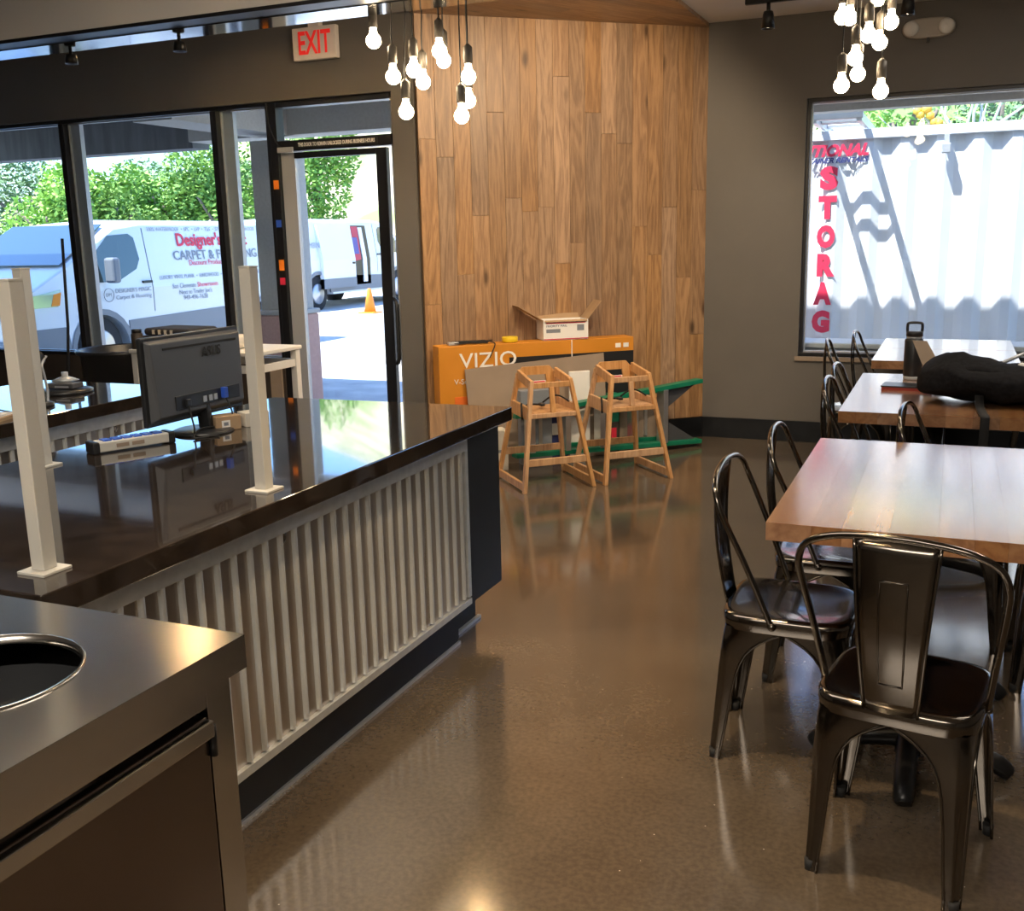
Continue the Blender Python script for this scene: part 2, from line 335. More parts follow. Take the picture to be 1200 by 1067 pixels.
def floor_mat():
    m = mat('polished_concrete', (.2, .15, .1), .2, 0, .6); m.node_tree.nodes['Principled BSDF'].inputs['Coat Roughness'].default_value = .10; m.node_tree.nodes['Principled BSDF'].inputs['IOR'].default_value = 1.75; N, L, b = nodes(m)
    tc = N.new('ShaderNodeTexCoord')
    n1 = N.new('ShaderNodeTexNoise'); n1.inputs['Scale'].default_value = 1.1; n1.inputs['Detail'].default_value = 8; n1.inputs['Roughness'].default_value = .62
    n2 = N.new('ShaderNodeTexNoise'); n2.inputs['Scale'].default_value = 70; n2.inputs['Detail'].default_value = 3
    L.new(tc.outputs['Object'], n1.inputs['Vector']); L.new(tc.outputs['Object'], n2.inputs['Vector'])
    cr = N.new('ShaderNodeValToRGB'); e = cr.color_ramp.elements; e[0].position = .3; e[0].color = (.075, .056, .038, 1); e[1].position = .7; e[1].color = (.150, .117, .082, 1); L.new(n1.outputs['Fac'], cr.inputs[0])
    cr2 = N.new('ShaderNodeValToRGB'); e = cr2.color_ramp.elements; e[0].position = .36; e[0].color = (.82, .8, .78, 1); e[1].position = .66; e[1].color = (1.15, 1.13, 1.1, 1); L.new(n2.outputs['Fac'], cr2.inputs[0])
    mx = N.new('ShaderNodeMix'); mx.data_type = 'RGBA'; mx.blend_type = 'MULTIPLY'; mx.inputs[0].default_value = .8; L.new(cr.outputs[0], mx.inputs[6]); L.new(cr2.outputs[0], mx.inputs[7])
    vo = N.new('ShaderNodeTexVoronoi'); vo.inputs['Scale'].default_value = 26; L.new(tc.outputs['Object'], vo.inputs['Vector'])
    k = N.new('ShaderNodeValToRGB'); e = k.color_ramp.elements; e[0].position = .035; e[0].color = (.55, .5, .42, 1); e[1].position = .06; e[1].color = (0, 0, 0, 1); L.new(vo.outputs['Distance'], k.inputs[0])
    wn = N.new('ShaderNodeMath'); wn.operation = 'GREATER_THAN'; wn.inputs[1].default_value = .8; sp = N.new('ShaderNodeSeparateColor'); L.new(vo.outputs['Color'], sp.inputs[0]); L.new(sp.outputs[0], wn.inputs[0])
    mx2 = N.new('ShaderNodeMix'); mx2.data_type = 'RGBA'; mx2.blend_type = 'ADD'; L.new(wn.outputs[0], mx2.inputs[0]); L.new(mx.outputs[2], mx2.inputs[6]); L.new(k.outputs[0], mx2.inputs[7])
    L.new(mx2.outputs[2], b.inputs['Base Color'])
    rr = N.new('ShaderNodeMapRange'); rr.inputs['To Min'].default_value = .09; rr.inputs['To Max'].default_value = .2; L.new(n1.outputs['Fac'], rr.inputs[0]); L.new(rr.outputs[0], b.inputs['Roughness'])
    bp = N.new('ShaderNodeBump'); bp.inputs['Strength'].default_value = .03; bp.inputs['Distance'].default_value = .02
    n3 = N.new('ShaderNodeTexNoise'); n3.inputs['Scale'].default_value = 5; n3.inputs['Detail'].default_value = 2; L.new(tc.outputs['Object'], n3.inputs['Vector']); L.new(n3.outputs['Fac'], bp.inputs['Height']); L.new(bp.outputs[0], b.inputs['Normal'])
    return m
M_['floor'] = floor_mat()

# ------------------------------------------------------------ the shell
CX, CY = -1.68, 7.5          # corner where the plank wall meets the window wall
DX, DY = -3.25, 6.1          # corner where the plank wall meets the storefront wall
XL, XR, YN, ZC = -9.0, 2.6, -3.2, 2.92
fl = MB().prism([(XL, YN), (XR, YN), (XR, CY+.1), (CX, CY+.1), (DX-.03, DY+.12), (XL, DY+.12)], -.06, 0).build('floor', M_['floor'])
struct(fl, 'brown polished concrete floor')
ce = MB().prism([(XL-.15, YN-.15), (XR+.15, YN-.15), (XR+.15, CY+.15), (CX, CY+.15), (DX-.03, DY+.15), (XL-.15, DY+.15)], ZC, ZC+.25).build('ceiling', M_['ceil'])
struct(ce, 'pale painted ceiling')
struct(B(XL-.15, XL, YN-.15, DY+.15, 0, ZC).build('wall_left', M_['wall']), 'dark painted wall at the left end')
struct(B(XR, XR+.15, YN-.15, CY+.15, 0, ZC).build('wall_right', M_['wall']), 'painted wall at the right')
struct(B(XL, XR, YN-.15, YN, 0, ZC).build('wall_rear', M_['wall']), 'painted wall behind the viewer')
# window wall
WX0, WX1, WZ0, WZ1 = -1.0, 1.75, .62, 2.375
m = MB(); T = .15
m.box(CX-.12, WX0, CY, CY+T, 0, ZC); m.box(WX1, XR, CY, CY+T, 0, ZC); m.box(WX0, WX1, CY, CY+T, 0, WZ0); m.box(WX0, WX1, CY, CY+T, WZ1, ZC)
struct(m.build('wall_back', M_['wall']), 'grey painted wall with the large side window')
# storefront wall
m = MB(); SX0, SX1, SZ0, SZ1 = -8.6, -3.44, .65, 2.44
m.box(XL, SX0, DY, DY+T, 0, ZC); m.box(SX1, DX-.03, DY, DY+T, 0, ZC); m.box(SX0, SX1, DY, DY+T, SZ1, ZC)
struct(m.build('wall_front', M_['wall']), 'dark painted wall above the storefront glass')
M_['sillw'] = mat('brown_wall_panel', (.05, .038, .03), .5)
m = MB(); m.box(SX0, -4.43, DY+.02, DY+T, 0, SZ0)
struct(m.build('wall_low_front', M_['sillw']), 'low brown wall panel under the storefront windows')
m = MB()
for x in [-4.55, -4.75, -4.95, -5.15, -5.35, -5.55]: m.box(x, x+.1, DY+.005, DY+.03, .02, SZ0-.04)
tr = m.build('trim_1', M_['cardg']); struct(tr, 'vertical brown battens below the storefront window')
# angled plank wall
ang = math.atan2(CY-DY, CX-DX); LEN = math.hypot(CX-DX, CY-DY)
WA = Matrix.Translation((DX, DY, 0)) @ Matrix.Rotation(ang, 4, 'Z')     # local x along the wall, -y into the room
wa = MB().box(0, LEN, .02, .15, 0, ZC).build('wall_angled', M_['wood']); wa.matrix_world = WA; struct(wa, 'angled wall clad in vertical oak planks')
nx = 18; pw = LEN/nx; plankmesh = {}
for i in range(nx):
    cuts = [.15]; z = .15+random.uniform(.3, 2.2)
    while z < ZC-.25: cuts.append(z); z += random.uniform(.9, 2.0)
    cuts.append(ZC-.02)
    for a, b in zip(cuts, cuts[1:]):
        o = MB().box(i*pw+.0008, (i+1)*pw-.0008, -.0+random.uniform(0, .0015), .02, a+.0008, b-.0008).build('plank', M_['wood'], wa, bevel=.0008, seg=1)
# angled wood ceiling
def clip(poly, a, b):   # keep left side of line a->b
    out = []
    for i in range(len(poly)):
        p, q = poly[i], poly[(i+1) % len(poly)]
        sd = lambda t: (b[0]-a[0])*(t[1]-a[1])-(b[1]-a[1])*(t[0]-a[0])
        sp_, sq = sd(p), sd(q)
        if sp_ >= 0: out.append(p)
        if (sp_ > 0 > sq) or (sp_ < 0 < sq):
            t = sp_/(sp_-sq); out.append((p[0]+(q[0]-p[0])*t, p[1]+(q[1]-p[1])*t))
    return out
cpoly = [(-3.25, 3.95), (-1.68, 3.95), (CX, CY-.005), (DX, DY-.005)]
cw = MB().prism(cpoly, 2.905, ZC).build('ceiling_wood', M_['woodc']); struct(cw, 'oak plank ceiling panel above the plank wall')
ca = R(62); cd = Vector((math.cos(ca), math.sin(ca))); cn = Vector((-cd.y, cd.x))
k = -40
offs = [Vector(p).dot(cn) for p in cpoly]; o0 = min(offs)
i = 0
while o0+i*.125 < max(offs):
    a0, a1 = o0+i*.125+.0008, o0+(i+1)*.125-.0008
    p = list(cpoly)
    p = clip(p, cn*a0, cn*a0+cd) ; p = clip(p, cn*a1+cd, cn*a1) if p else p
    if p:
        # cut each strip once or twice along its length
        ts = [Vector(q).dot(cd) for q in p]; lo, hi = min(ts), max(ts)
        cc = [lo-.1]; t = lo+random.uniform(.3, 1.4)
        while t < hi: cc.append(t); t += random.uniform(.9, 1.8)
        cc.append(hi+.1)
        for c0, c1 in zip(cc, cc[1:]):
            q = clip(p, cd*(c0+.0008)+cn, cd*(c0+.0008)); q = clip(q, cd*(c1-.0008), cd*(c1-.0008)+cn) if len(q) > 2 else []
            if len(q) > 2:
                cen = Vector((sum(v[0] for v in q)/len(q), sum(v[1] for v in q)/len(q)))
                Rm = Matrix.Rotation(-ca, 2)
                loc = [Rm @ (Vector(v)-cen) for v in q]
                po = MB().prism([(v.x, v.y) for v in loc], 0, .012).build('plank', M_['woodc'], cw, fixn=True)
                po.location = (cen.x, cen.y, 2.893); po.rotation_euler = (0, 0, ca)
    i += 1
# baseboards (black)
struct(B(CX, XR, CY-.015, CY, 0, .15).build('baseboard_back', M_['black']), 'black baseboard under the side window')
bb = B(0, LEN, -.015, .0, 0, .148).build('baseboard_angled', M_['black']); bb.matrix_world = WA; struct(bb, 'black baseboard under the plank wall')
struct(B(SX1, DX-.04, DY-.015, DY, 0, .15).build('baseboard_front', M_['black']), 'black baseboard beside the entrance door')
struct(B(XR-.015, XR, YN, CY-.015, 0, .15).build('baseboard_right', M_['black']), 'black baseboard at the right wall')
# window_1: the side window
def window(n, x0, x1, y, z0, z1, fw=.045, lab='', left=True, right=True, inner=True):
    wn = bpy.data.objects.new('window_%d' % n, None); COL.objects.link(wn); wn.location = (x0, y, z0); struct(wn, lab)
    W, H = x1-x0, z1-z0
    m = MB(); m.box(0, W, .0, .07, 0, fw); m.box(0, W, .0, .07, H-fw, H); m.box(0, fw, .0, .07, fw, H-fw); m.box(W-fw, W, .0, .07, fw, H-fw)
    m.build('frame', M_['frame'], wn, bevel=.003)
    if inner:
        m = MB(); g = .007; f0 = fw
        m.box(f0, f0+g, .05, .075, f0, H-f0); m.box(W-f0-g, W-f0, .05, .075, f0, H-f0); m.box(f0+g, W-f0-g, .05, .075, H-f0-g, H-f0); m.box(f0+g, W-f0-g, .05, .075, f0, f0+g)
        m.build('glazing_bead', M_['alu'], wn)
    B(fw, W-fw, .055, .061, fw, H-fw).build('glass_pane', M_['glass'], wn)
    return wn
window(1, WX0, WX1, CY+.03, WZ0, WZ1, .026, 'large black framed side window')
sill = B(WX0-.02, WX1+.02, CY-.02, CY+.05, WZ0-.03, WZ0).build('trim_2', M_['cardg']); struct(sill, 'thin sill under the side window')
window(2, SX0, -6.345, DY+.03, SZ0, SZ1, .026, 'leftmost storefront window')
window(3, -6.345, -4.905, DY+.03, SZ0, SZ1, .026, 'middle storefront window in front of the lettered van')
window(4, -4.905, -4.43, DY+.03, SZ0, SZ1, .026, 'narrow storefront window beside the door')
for q, x in enumerate((-6.315, -4.875)):
    struct(B(x, x+.09, DY+.10, DY+.14, SZ0, SZ1).build('trim_%d' % (3+q), M_['alu']), 'aluminium mullion cap outside the storefront glass')
# door_1
d1 = bpy.data.objects.new('door_1', None); COL.objects.link(d1); d1.location = (-4.43, DY+.03, 0); struct(d1, 'black framed glass entrance door')
DW = .99
m = MB(); m.box(0, .06, 0, .09, 0, SZ1); m.box(.06, DW, 0, .09, 2.11, 2.18); m.box(.06, DW, 0, .09, SZ1-.04, SZ1); m.build('frame', M_['frame'], d1, bevel=.003)
B(DW-.03, DW, 0, .09, 0, SZ1).build('jamb', M_['alu'], d1, bevel=.003)
B(.06, DW, .04, .046, 2.18, SZ1-.04).build('transom_pane', M_['glass'], d1)
B(.07, .18, .02, .06, .02, 2.10).build('aluminium_stile', M_['alu'], d1)
m = MB(); m.box(.83, .91, .015, .06, .02, 2.10); m.box(.18, .83, .015, .06, 2.06, 2.10); m.box(.18, .83, .015, .06, .02, .12); m.build('stile', M_['frame'], d1, bevel=.003)
B(.18, .83, .035, .041, .12, 2.06).build('glass_pane', M_['glass'], d1)
m = MB(); m.tube(spline([(.91, .03, 1.1), (.945, .0, 1.08), (.953, -.01, .98), (.953, -.01, .78), (.945, 0, .68), (.91, .03, .66)], 5), .014); m.build('handle', M_['plastic'], d1)
B(.22, .86, -.006, -.001, 2.122, 2.168).build('notice_strip', mat('notice_strip_black', (.02, .02, .02), .5), d1)
text('THIS DOOR TO REMAIN UNLOCKED DURING BUSINESS HOURS', 'lettering', M_['whitep'], d1, .034, frameM((.235, -.008, 2.145), (1, 0, 0), (0, 0, 1)), .0006, .0008, sx=.62)
B(.07, .19, -.02, 0, 2.10, 2.135).build('closer_bracket', M_['alu'], d1)
for nm, z, mt, h in (('colour_patch', 1.86, 'cone', .06), ('colour_patch', 1.60, 'blue', .05), ('colour_patch', 1.30, 'cone', .075), ('colour_patch', 1.20, 'redl', .05)):
    B(.008, .05, -.003, -.0005, z, z+h).build(nm, M_[mt], d1)  # small orange, blue and red patches on the left door frame
MB().tube(spline([(.0, -.02, 2.44), (.02, -.03, 2.29), (.07, -.03, 2.17), (.10, -.03, 2.14)], 6), .005).build('cable', M_['rubber'], d1)

# header beam with its polished underside, hanging from the ceiling
hb = thing('hanging_header', 'painted header beam hanging across the ceiling above the counters with a polished metal underside', 'beam', (-4.8, 3.6, 2.4))
B(-4.0, 6.0, 0, .28, .015, ZC-2.4).build('fascia', M_['soffit'], hb)
B(-4.0, 6.0, 0, .11, 0, .015).build('dark_edge', M_['blackm'], hb)
B(-4.0, 6.0, .11, .28, -.004, .015).build('polished_strip', M_['mirror'], hb)

# ------------------------------------------------------------ outside: canopy, lot, column
g = B(-60, 30, CY+.3, 90, -.10, -.03).build('ground', M_['asphalt']); g.data.transform(Matrix.Identity(4))
struct(g, 'pale sunlit parking lot')
struct(MB().prism([(-60, DY+.16), (DX-.1, DY+.16), (CX-.1, CY+.3), (-60, CY+.3)], -.10, -.03).build('ground_walk', M_['asphalt']), 'concrete walk outside the storefront')
cn_ = thing('canopy', 'covered walkway roof with a dark outer beam outside the storefront', 'canopy', (-6, 7, 2.3))
B(-9, 2.45, -.75, .98, .36, .5).build('soffit_board', M_['stuccog'], cn_)
B(-9, -.45, .75, .98, .05, .36).build('beam', M_['stuccod'], cn_)
B(-.45, 2.45, .70, .98, .10, .36).build('beam', M_['stuccog'], cn_)
B(-9, 2.45, .95, 1.0, .36, 2.1).build('parapet', M_['stuccog'], cn_)
B(.25, .62, -.74, .75, .1, .36).build('cross_beam', M_['stuccog'], cn_)
pc = thing('pillar', 'square canopy pillar with a wider pink stucco base outside the door', 'pillar', (-5.48, 7.72, -.03))
B(-.17, .17, -.2, .12, .93, 2.38).build('shaft', M_['stuccog'], pc, bevel=.01)
B(-.21, .21, -.25, .14, 0, .90).build('base', M_['stucco'], pc, bevel=.02)
B(-.22, .22, -.26, .15, .90, .94).build('base_cap', M_['stuccog'], pc, bevel=.01)
ev = thing('eave', 'grey overhanging eave outside the side window', 'eave', (.4, 7.655, 2.3))
B(-3.1, 2.6, 0, .62, .12, .3).build('soffit_board', M_['stuccog'], ev)
B(-3.1, 2.6, .5, .65, .05, .12).build('edge_board', M_['stuccog'], ev)
B(-3.1, 2.6, .62, .68, .12, 1.05).build('parapet', M_['stuccog'], ev)
cb = thing('curb_wall', 'low pale wall just outside the side window', 'wall', (.4, 7.8, -.03))
B(-1.9, 2.6, 0, .3, 0, .68).build('wall_body', M_['stuccog'], cb, bevel=.01)
B(-1.9, 2.6, -.03, .33, .68, .72).build('coping', M_['stuccog'], cb, bevel=.01)

# ------------------------------------------------------------ shipping container
ct = thing('storage_container', 'white corrugated storage container with red lettering outside the side window', 'container', (-2.2, 9.3, -.03))
P_, D_ = .278, .036; prof = []
x = .05
while x < 5.9:
    prof += [(x, 0), (x+.07, 0), (x+.139, D_), (x+.209, D_)]; x += P_
m = MB(); n = len(prof)
vs = [(px_, py_, z) for z in (.12, 2.26) for px_, py_ in prof]
m.add(vs, [(i, i+1, n+i+1, n+i) for i in range(n-1)]); m.build('corrugated_wall', M_['cont'], ct)
m = MB(); m.box(0, 6.0, -.02, .1, 2.26, 2.34); m.build('top_rail', M_['cont'], ct, bevel=.006)
B(0, 6.0, -.02, .1, 0, .12).build('bottom_rail', M_['cont'], ct)
B(0, .06, -.02, .1, .12, 2.26).build('corner_post', M_['cont'], ct)
m = MB(); m.box(.02, 5.98, .1, 2.42, 2.27, 2.32); m.box(.02, .06, .1, 2.42, 0, 2.2); m.box(5.94, 5.98, .1, 2.42, 0, 2.2); m.box(.02, 5.98, 2.38, 2.42, 0, 2.2); m.build('body', M_['cont'], ct)
Y_ = -.008
for i, ch in enumerate('STORAGE'):
    text(ch, 'letter', M_['redl'], ct, .235, frameM((1.165-.004*i, Y_, 1.957-.242*i), (1, 0, 0), (0, 0, 1)), .002, .016, align='CENTER', fit=.15, fith=.195)
text('ITIONAL', 'letter', M_['redl'], ct, .135, frameM((.985, Y_, 2.18), (1, 0, 0), (0, 0, 1)), .002, .006, shear=.3, fit=.49, fith=.10)
text('TAINER RENTALS', 'letter', M_['navy'], ct, .062, frameM((.985, Y_, 2.10), (1, 0, 0), (0, 0, 1)), .002, .002, shear=.3, fit=.48, fith=.045)
# ladder lying on the container roof and sticking out over its edge
ld = thing('metal_ladder', 'bright metal ladder lying across the container roof and sticking out past its edge', 'ladder', (-.93, 9.3, 2.32))
for x in (-.17, .17): MB().box(x-.02, x+.02, -.62, 1.6, .0, .07).build('rail', M_['ladalu'], ld, bevel=.004)
for y in (-.60, -.33, -.24, .12, .5, .9, 1.3): MB().box(-.15, .15, y-.018, y+.018, .02, .05).build('rung', M_['ladalu'], ld, bevel=.004)
B(-.2, .2, -.64, -.62, .02, .10).build('end_plate', M_['ladalu'], ld, bevel=.004)
fl_ = thing('flood_light', 'small metal flood light bracket hanging from the container top rail', 'light', (-.13, 9.26, 2.20))
B(-.02, .02, -.02, .02, -.04, .03).build('bracket', M_['alu'], fl_); B(-.035, .035, -.06, .0, -.12, -.04).build('head', M_['alu'], fl_, bevel=.008)

# ------------------------------------------------------------ trees and hillside
def leaves_mesh(cx, cy, cz, rx, ry, rz, n, s, lumps=9):
    m = MB(); cs = []
    for i in range(lumps):
        a = random.uniform(0, 2*PI); e = random.uniform(-.6, 1); rr = random.uniform(.35, .75)
        cs.append((math.cos(a)*rr*rx, math.sin(a)*rr*ry, e*.65*rz, random.uniform(.38, .6)))
    for i in range(n):
        c = random.choice(cs); v = Vector((random.gauss(0, 1), random.gauss(0, 1), random.gauss(0, 1))).normalized()*random.uniform(.75, 1.05)
        p = Vector((cx+c[0]+v.x*c[3]*rx, cy+c[1]+v.y*c[3]*ry, cz+c[2]+v.z*c[3]*rz))
        u = Vector((random.gauss(0, 1), random.gauss(0, 1), random.gauss(0, .6))).normalized(); q = u.orthogonal().normalized(); t = random.uniform(.6, 1.3)*s
        q = (q+v*.3).normalized()
        m.add([p-u*t, p-q*t*.5, p+u*t, p+q*t*.5], [(0, 1, 2, 3)])
    return m
def tree(x, y, h, r, label, leaf='leaf', n=1500, s=.22, grp='trees beyond the parking lot', name='tree', gz=-.03, low=.35):
    t = thing(name, label, 'tree', (x, y, gz), group=grp)
    m = MB(); m.tube([(0, 0, 0), (.1, 0, h*.3), (0, .1, h*.75)], [.16, .12, .05], 7)
    for k in range(5):
        a = random.uniform(0, 6.28); m.tube([(.08, 0, h*.3+k*.3), (math.cos(a)*r*.6, math.sin(a)*r*.6, h*(.55+.08*k))], [.07, .03], 6)
    m.build('trunk', M_['bark'], t)
    leaves_mesh(0, 0, h*(.5+low/2), r, r, h*.5*(1-low/1.5), n, s).build('crown', M_[leaf], t)
    return t
hl = MB()
NX, NY = 46, 18; vs = []
def hz(x, y):
    base = max(0, (y-27))*.14+max(0, y-36)*.10
    right = 1/(1+math.exp(-(x/y+.76)/.05))
    h = base*(.3+1.6*right)
    h += .8*math.sin(x*.35+y*.2)*min(1, max(0, (y-30)/10))
    return -.1+h
for j in range(NY):
    for i in range(NX):
        x = -75+i*2.2; y = 26+j*3.2; vs.append((x, y, hz(x, y)))
hl.add(vs, [(j*NX+i, j*NX+i+1, (j+1)*NX+i+1, (j+1)*NX+i) for j in range(NY-1) for i in range(NX-1)], True)
struct(hl.build('hillside', M_['hill']), 'dry tan hillside behind the parking lot')
tl = [('bushy bright green tree behind the front end of the lettered van', -23.6, 22.0, 3.7, 1.5, 'leaf'),
      ('bright green tree between the left and middle storefront mullions', -22.6, 23.5, 3.6, 1.5, 'leaf'),
      ('rounded green tree right behind the van driver window', -22.6, 25.5, 3.7, 1.6, 'leaf'),
      ('taller green tree behind the rear half of the lettered van', -20.8, 26.0, 4.6, 1.6, 'leaf'),
      ('leafy green tree seen through the top of the glass door', -19.4, 29.0, 6.0, 1.5, 'leaf'),
      ('dull blue green tree at the far left edge of the storefront', -29.4, 26.0, 4.2, 2.2, 'leaf2'),
      ('dull green tree rising behind the middle storefront window', -28.2, 32.0, 4.2, 2.2, 'leaf2'),
      ('dark blue green tree behind the bright trees over the van roof', -25.2, 32.0, 4.6, 2.0, 'leaf2'),
      ('pale green tree on the slope at the right of the glass door', -15.6, 31.0, 5.2, 1.0, 'leaf2'),
      ('low green bush on the slope just right of the second van', -13.0, 27.0, 3.2, 1.2, 'leaf')]
for lb, x, y, h, r, lf in tl:
    tree(x, y, h, r, lb, lf, 6500, .085, gz=-.03 if y < 28 else hz(x, y)-.1, low=.12)
# vegetation over the container
hl2 = MB(); vs = []
for j in range(8):
    for i in range(12):
        x = -10+i*2; y = 13+j*2; x = max(x, -3.0-.0*y); vs.append((x, y, -.1+max(0, y-13)*.32+.2*math.sin(x+y)))
hl2.add(vs, [(j*12+i, j*12+i+1, (j+1)*12+i+1, (j+1)*12+i) for j in range(7) for i in range(11)], True)
struct(hl2.build('slope', mat('grassy_slope', (.16, .26, .06), .95)), 'green grassy slope behind the storage container')
for lb, x, y, h, r, lf in [('green shrub left of the ladder above the container', -2.3, 15.5, 3.6, 1.1, 'leaf'), ('bright green shrub right of the ladder above the container', -.9, 15.2, 3.9, 1.1, 'leaf'),
                           ('dark green shrub with orange blossom above the container', .3, 16.0, 4.4, 1.2, 'leaf2'), ('bright green shrub above the right end of the container', 2.1, 15.2, 4.2, 1.1, 'leaf'),
                           ('dull green shrub behind the bare branches', 1.2, 17.5, 4.8, 1.4, 'leaf2')]:
    tree(x, y, h, r, lb, lf, 3500, .05, 'shrubs behind the storage container', 'shrub', low=.1)
m = MB()
bt = thing('bare_tree', 'pale leafless tree with twisting branches above the container', 'tree', (.1, 14.3, -.03))
m.tube([(0, 0, 0), (.05, 0, 1.6), (0, 0, 2.4)], [.06, .05, .04], 6)
for k in range(16):
    a = random.uniform(-1.7, 1.7); L = random.uniform(.6, 1.3); z0 = random.uniform(2.0, 2.6)
    p = [(0, 0, z0)]
    for q in range(4): p.append((p[-1][0]+math.sin(a)*L/4, p[-1][1]+random.uniform(-.05, .05), p[-1][2]+abs(math.cos(a))*L/4+random.uniform(0, .1))); a += random.uniform(-.7, .7)
    m.tube(p, [.022, .018, .013, .01, .005], 5)
m.build('branches', M_['barkw'], bt)
bl = MB()
for k in range(7):
    p = Vector((random.uniform(-.6, -.3), 14.25, random.uniform(2.72, 2.98))); bl.lathe([(.0, -.05), (.05, -.02), (.05, .03), (0, .06)], 8, p)
ob = bl.build('blossom', M_['fruit']); tag(ob, 'orange blossoms hanging in front of the dark shrub above the container', 'flowers', kind='stuff')

# ------------------------------------------------------------ vans (local: x forward, y left side, z up, origin mid between axles on ground)
def van(name, label, loc, rz, text_side=None, sliding=False, s=1.0):
    t = thing(name, label, 'van', loc, rz); t.scale = (s, s, s)
    # side outline in (x,z): front at +x
    out = [(-2.55, .42), (-2.6, 1.0), (-2.56, 1.55), (-2.42, 1.78), (-2.1, 1.84), (.75, 1.84), (1.2, 1.79), (2.1, 1.27), (2.35, 1.15), (2.68, 1.0), (2.76, .9), (2.8, .62), (2.76, .30), (2.1, .26), (-2.3, .30)]
    def arch(cx): return [(cx+.46*math.cos(a), .30+.44*max(0, math.sin(a))) for a in [PI*k/10 for k in range(11)]]
    top = out[:12]
    low = [(2.78, .30)]+[p for p in arch(1.65)]+[p for p in arch(-1.65)]+[(-2.55, .30)]
    poly = top+low
    m = MB()
    ys = [(-.96, 0), (-.98, .04), (-.98, .04)]
    n = len(poly)
    def sec(y, inset, dz): return [(px_-(inset*.4 if px_ > 0 else -inset*.4), y, z-(inset if z > 1.6 else 0)) for px_, z in poly]
    secs = [sec(-.90, .0, 0), sec(-.98, .05, 0), sec(-1.0, .10, 0)]
    # taper the cabin above the waist
    def tw(y, z): return y*(1-.13*max(0, (z-1.0))/.84)
    allv = []
    for y, ins in ((-.97, .07), (-.88, .015), (0, -.02), (.88, .015), (.97, .07)):
        for px_, z in poly:
            z2 = z-(ins if z > 1.5 else 0); allv.append((px_, tw(y, z2), z2))
    fs = []
    for k in range(4):
        for i in range(n):
            j = (i+1) % n; fs.append((k*n+i, k*n+j, (k+1)*n+j, (k+1)*n+i))
    m.add(allv, fs, True)
    hi = 9                                    # vertex index of the (2.68, 1.0) corner; index 1 is the rear (-2.6, 1.0) corner
    for o_, rv in ((0, False), (4*n, True)):
        up_ = [o_+k for k in range(1, hi+1)]; lo_ = [o_+k for k in list(range(hi, n))+[0, 1]]
        m.f += [tuple(up_), tuple(lo_)]; m.sm += [False, False]
    b = m.build('body', M_['van'], t, fixn=True)
    def sidepoly(pts, name, mt, side, d=.006, parent=t, bev=0):
        mm = MB()
        for hi_ in (True, False):          # the side is folded at z = 1, so each piece is split there
            q = []
            for a_, b_ in zip(pts, pts[1:]+pts[:1]):
                ina, inb = (a_[1] >= 1) == hi_ or a_[1] == 1, (b_[1] >= 1) == hi_ or b_[1] == 1
                if ina: q.append(a_)
                if (a_[1]-1)*(b_[1]-1) < 0: u_ = (1-a_[1])/(b_[1]-a_[1]); q.append((a_[0]+(b_[0]-a_[0])*u_, 1.0))
            k = len(q)
            if k < 3: continue
            vs_ = [(x, side*(tw(.97, z)+d), z) for x, z in q]+[(x, side*(tw(.97, z)-.02), z) for x, z in q]
            mm.add(vs_, [tuple(range(k)), tuple(reversed(range(k, 2*k)))]+[(i, (i+1) % k, k+(i+1) % k, k+i) for i in range(k)])
        return mm.build(name, M_[mt], parent, fixn=True)
    for sd in (1, -1):
        sidepoly([(1.72, 1.10), (1.30, 1.10), (.95, 1.24), (.87, 1.36), (.90, 1.62), (.98, 1.67), (1.33, 1.65), (1.62, 1.42), (1.73, 1.22)], 'side_window', 'tint', sd)
        sidepoly([(-1.22, .34), (1.2, .34), (1.2, .62), (-1.22, .68)], 'cladding', 'vangrey', sd, .012)
        sidepoly([(-2.5, .36), (-2.14, .36), (-2.14, .62), (-2.55, .66)], 'cladding', 'vangrey', sd, .012)
        sidepoly([(2.14, .34), (2.72, .34), (2.74, .62), (2.18, .62)], 'cladding', 'vangrey', sd, .012)
        sidepoly([(.74, 1.06), (.90, 1.06), (.90, 1.09), (.74, 1.09)], 'door_handle', 'plastic', sd, .03)
        mm = MB(); mm.cbox((1.52, sd*1.10, 1.24), (.12, .16, .30)); mm.build('mirror', M_['vangrey'], t, bevel=.03)
        sidepoly([(2.28, .86), (2.72, .86), (2.66, .99), (2.22, 1.05)], 'headlamp', 'lamp', sd, .008)
        sidepoly([(2.26, .87), (2.38, .87), (2.33, 1.0), (2.22, 1.02)], 'indicator', 'amber', sd, .012)
        # wheel arch liners
        for cx in (1.65, -1.65):
            mm = MB(); mm.lathe([(.0, -.01), (.2, -.012), (.22, -.0), (.35, 0), (.37, .03), (.37, .2), (0, .2)], 24, (cx, sd*(.93), .33), Matrix.Rotation(sd*PI/2, 4, 'X').to_3x3().to_4x4())
            wh = mm.build('tyre', M_['tyre'], t, fixn=True)
            mm = MB(); mm.lathe([(0, -.03), (.06, -.03), (.08, -.012), (.19, -.02), (.21, -.005), (.21, .02)], 20, (cx, sd*(.945), .33), Matrix.Rotation(sd*PI/2, 4, 'X').to_3x3().to_4x4())
            mm.build('hub', M_['hub'], t, fixn=True)
            mm = MB(); pts = [(cx+r_*math.cos(a), .30+(r_)*math.sin(a)*.98) for r_ in (.43, .50) for a in [PI*k/12 for k in range(13)]]
            vs_ = [(x, sd*(tw(.97, z)+.014), z) for x, z in pts]; mm.add(vs_, [(i, i+1, 14+i, 13+i) for i in range(12)]); mm.build('wheel_arch', M_['vangrey'], t)
            mm = MB(); mm.box(cx-.42, cx+.42, min(sd*.55, sd*.9), max(sd*.55, sd*.9), .31, .72); 
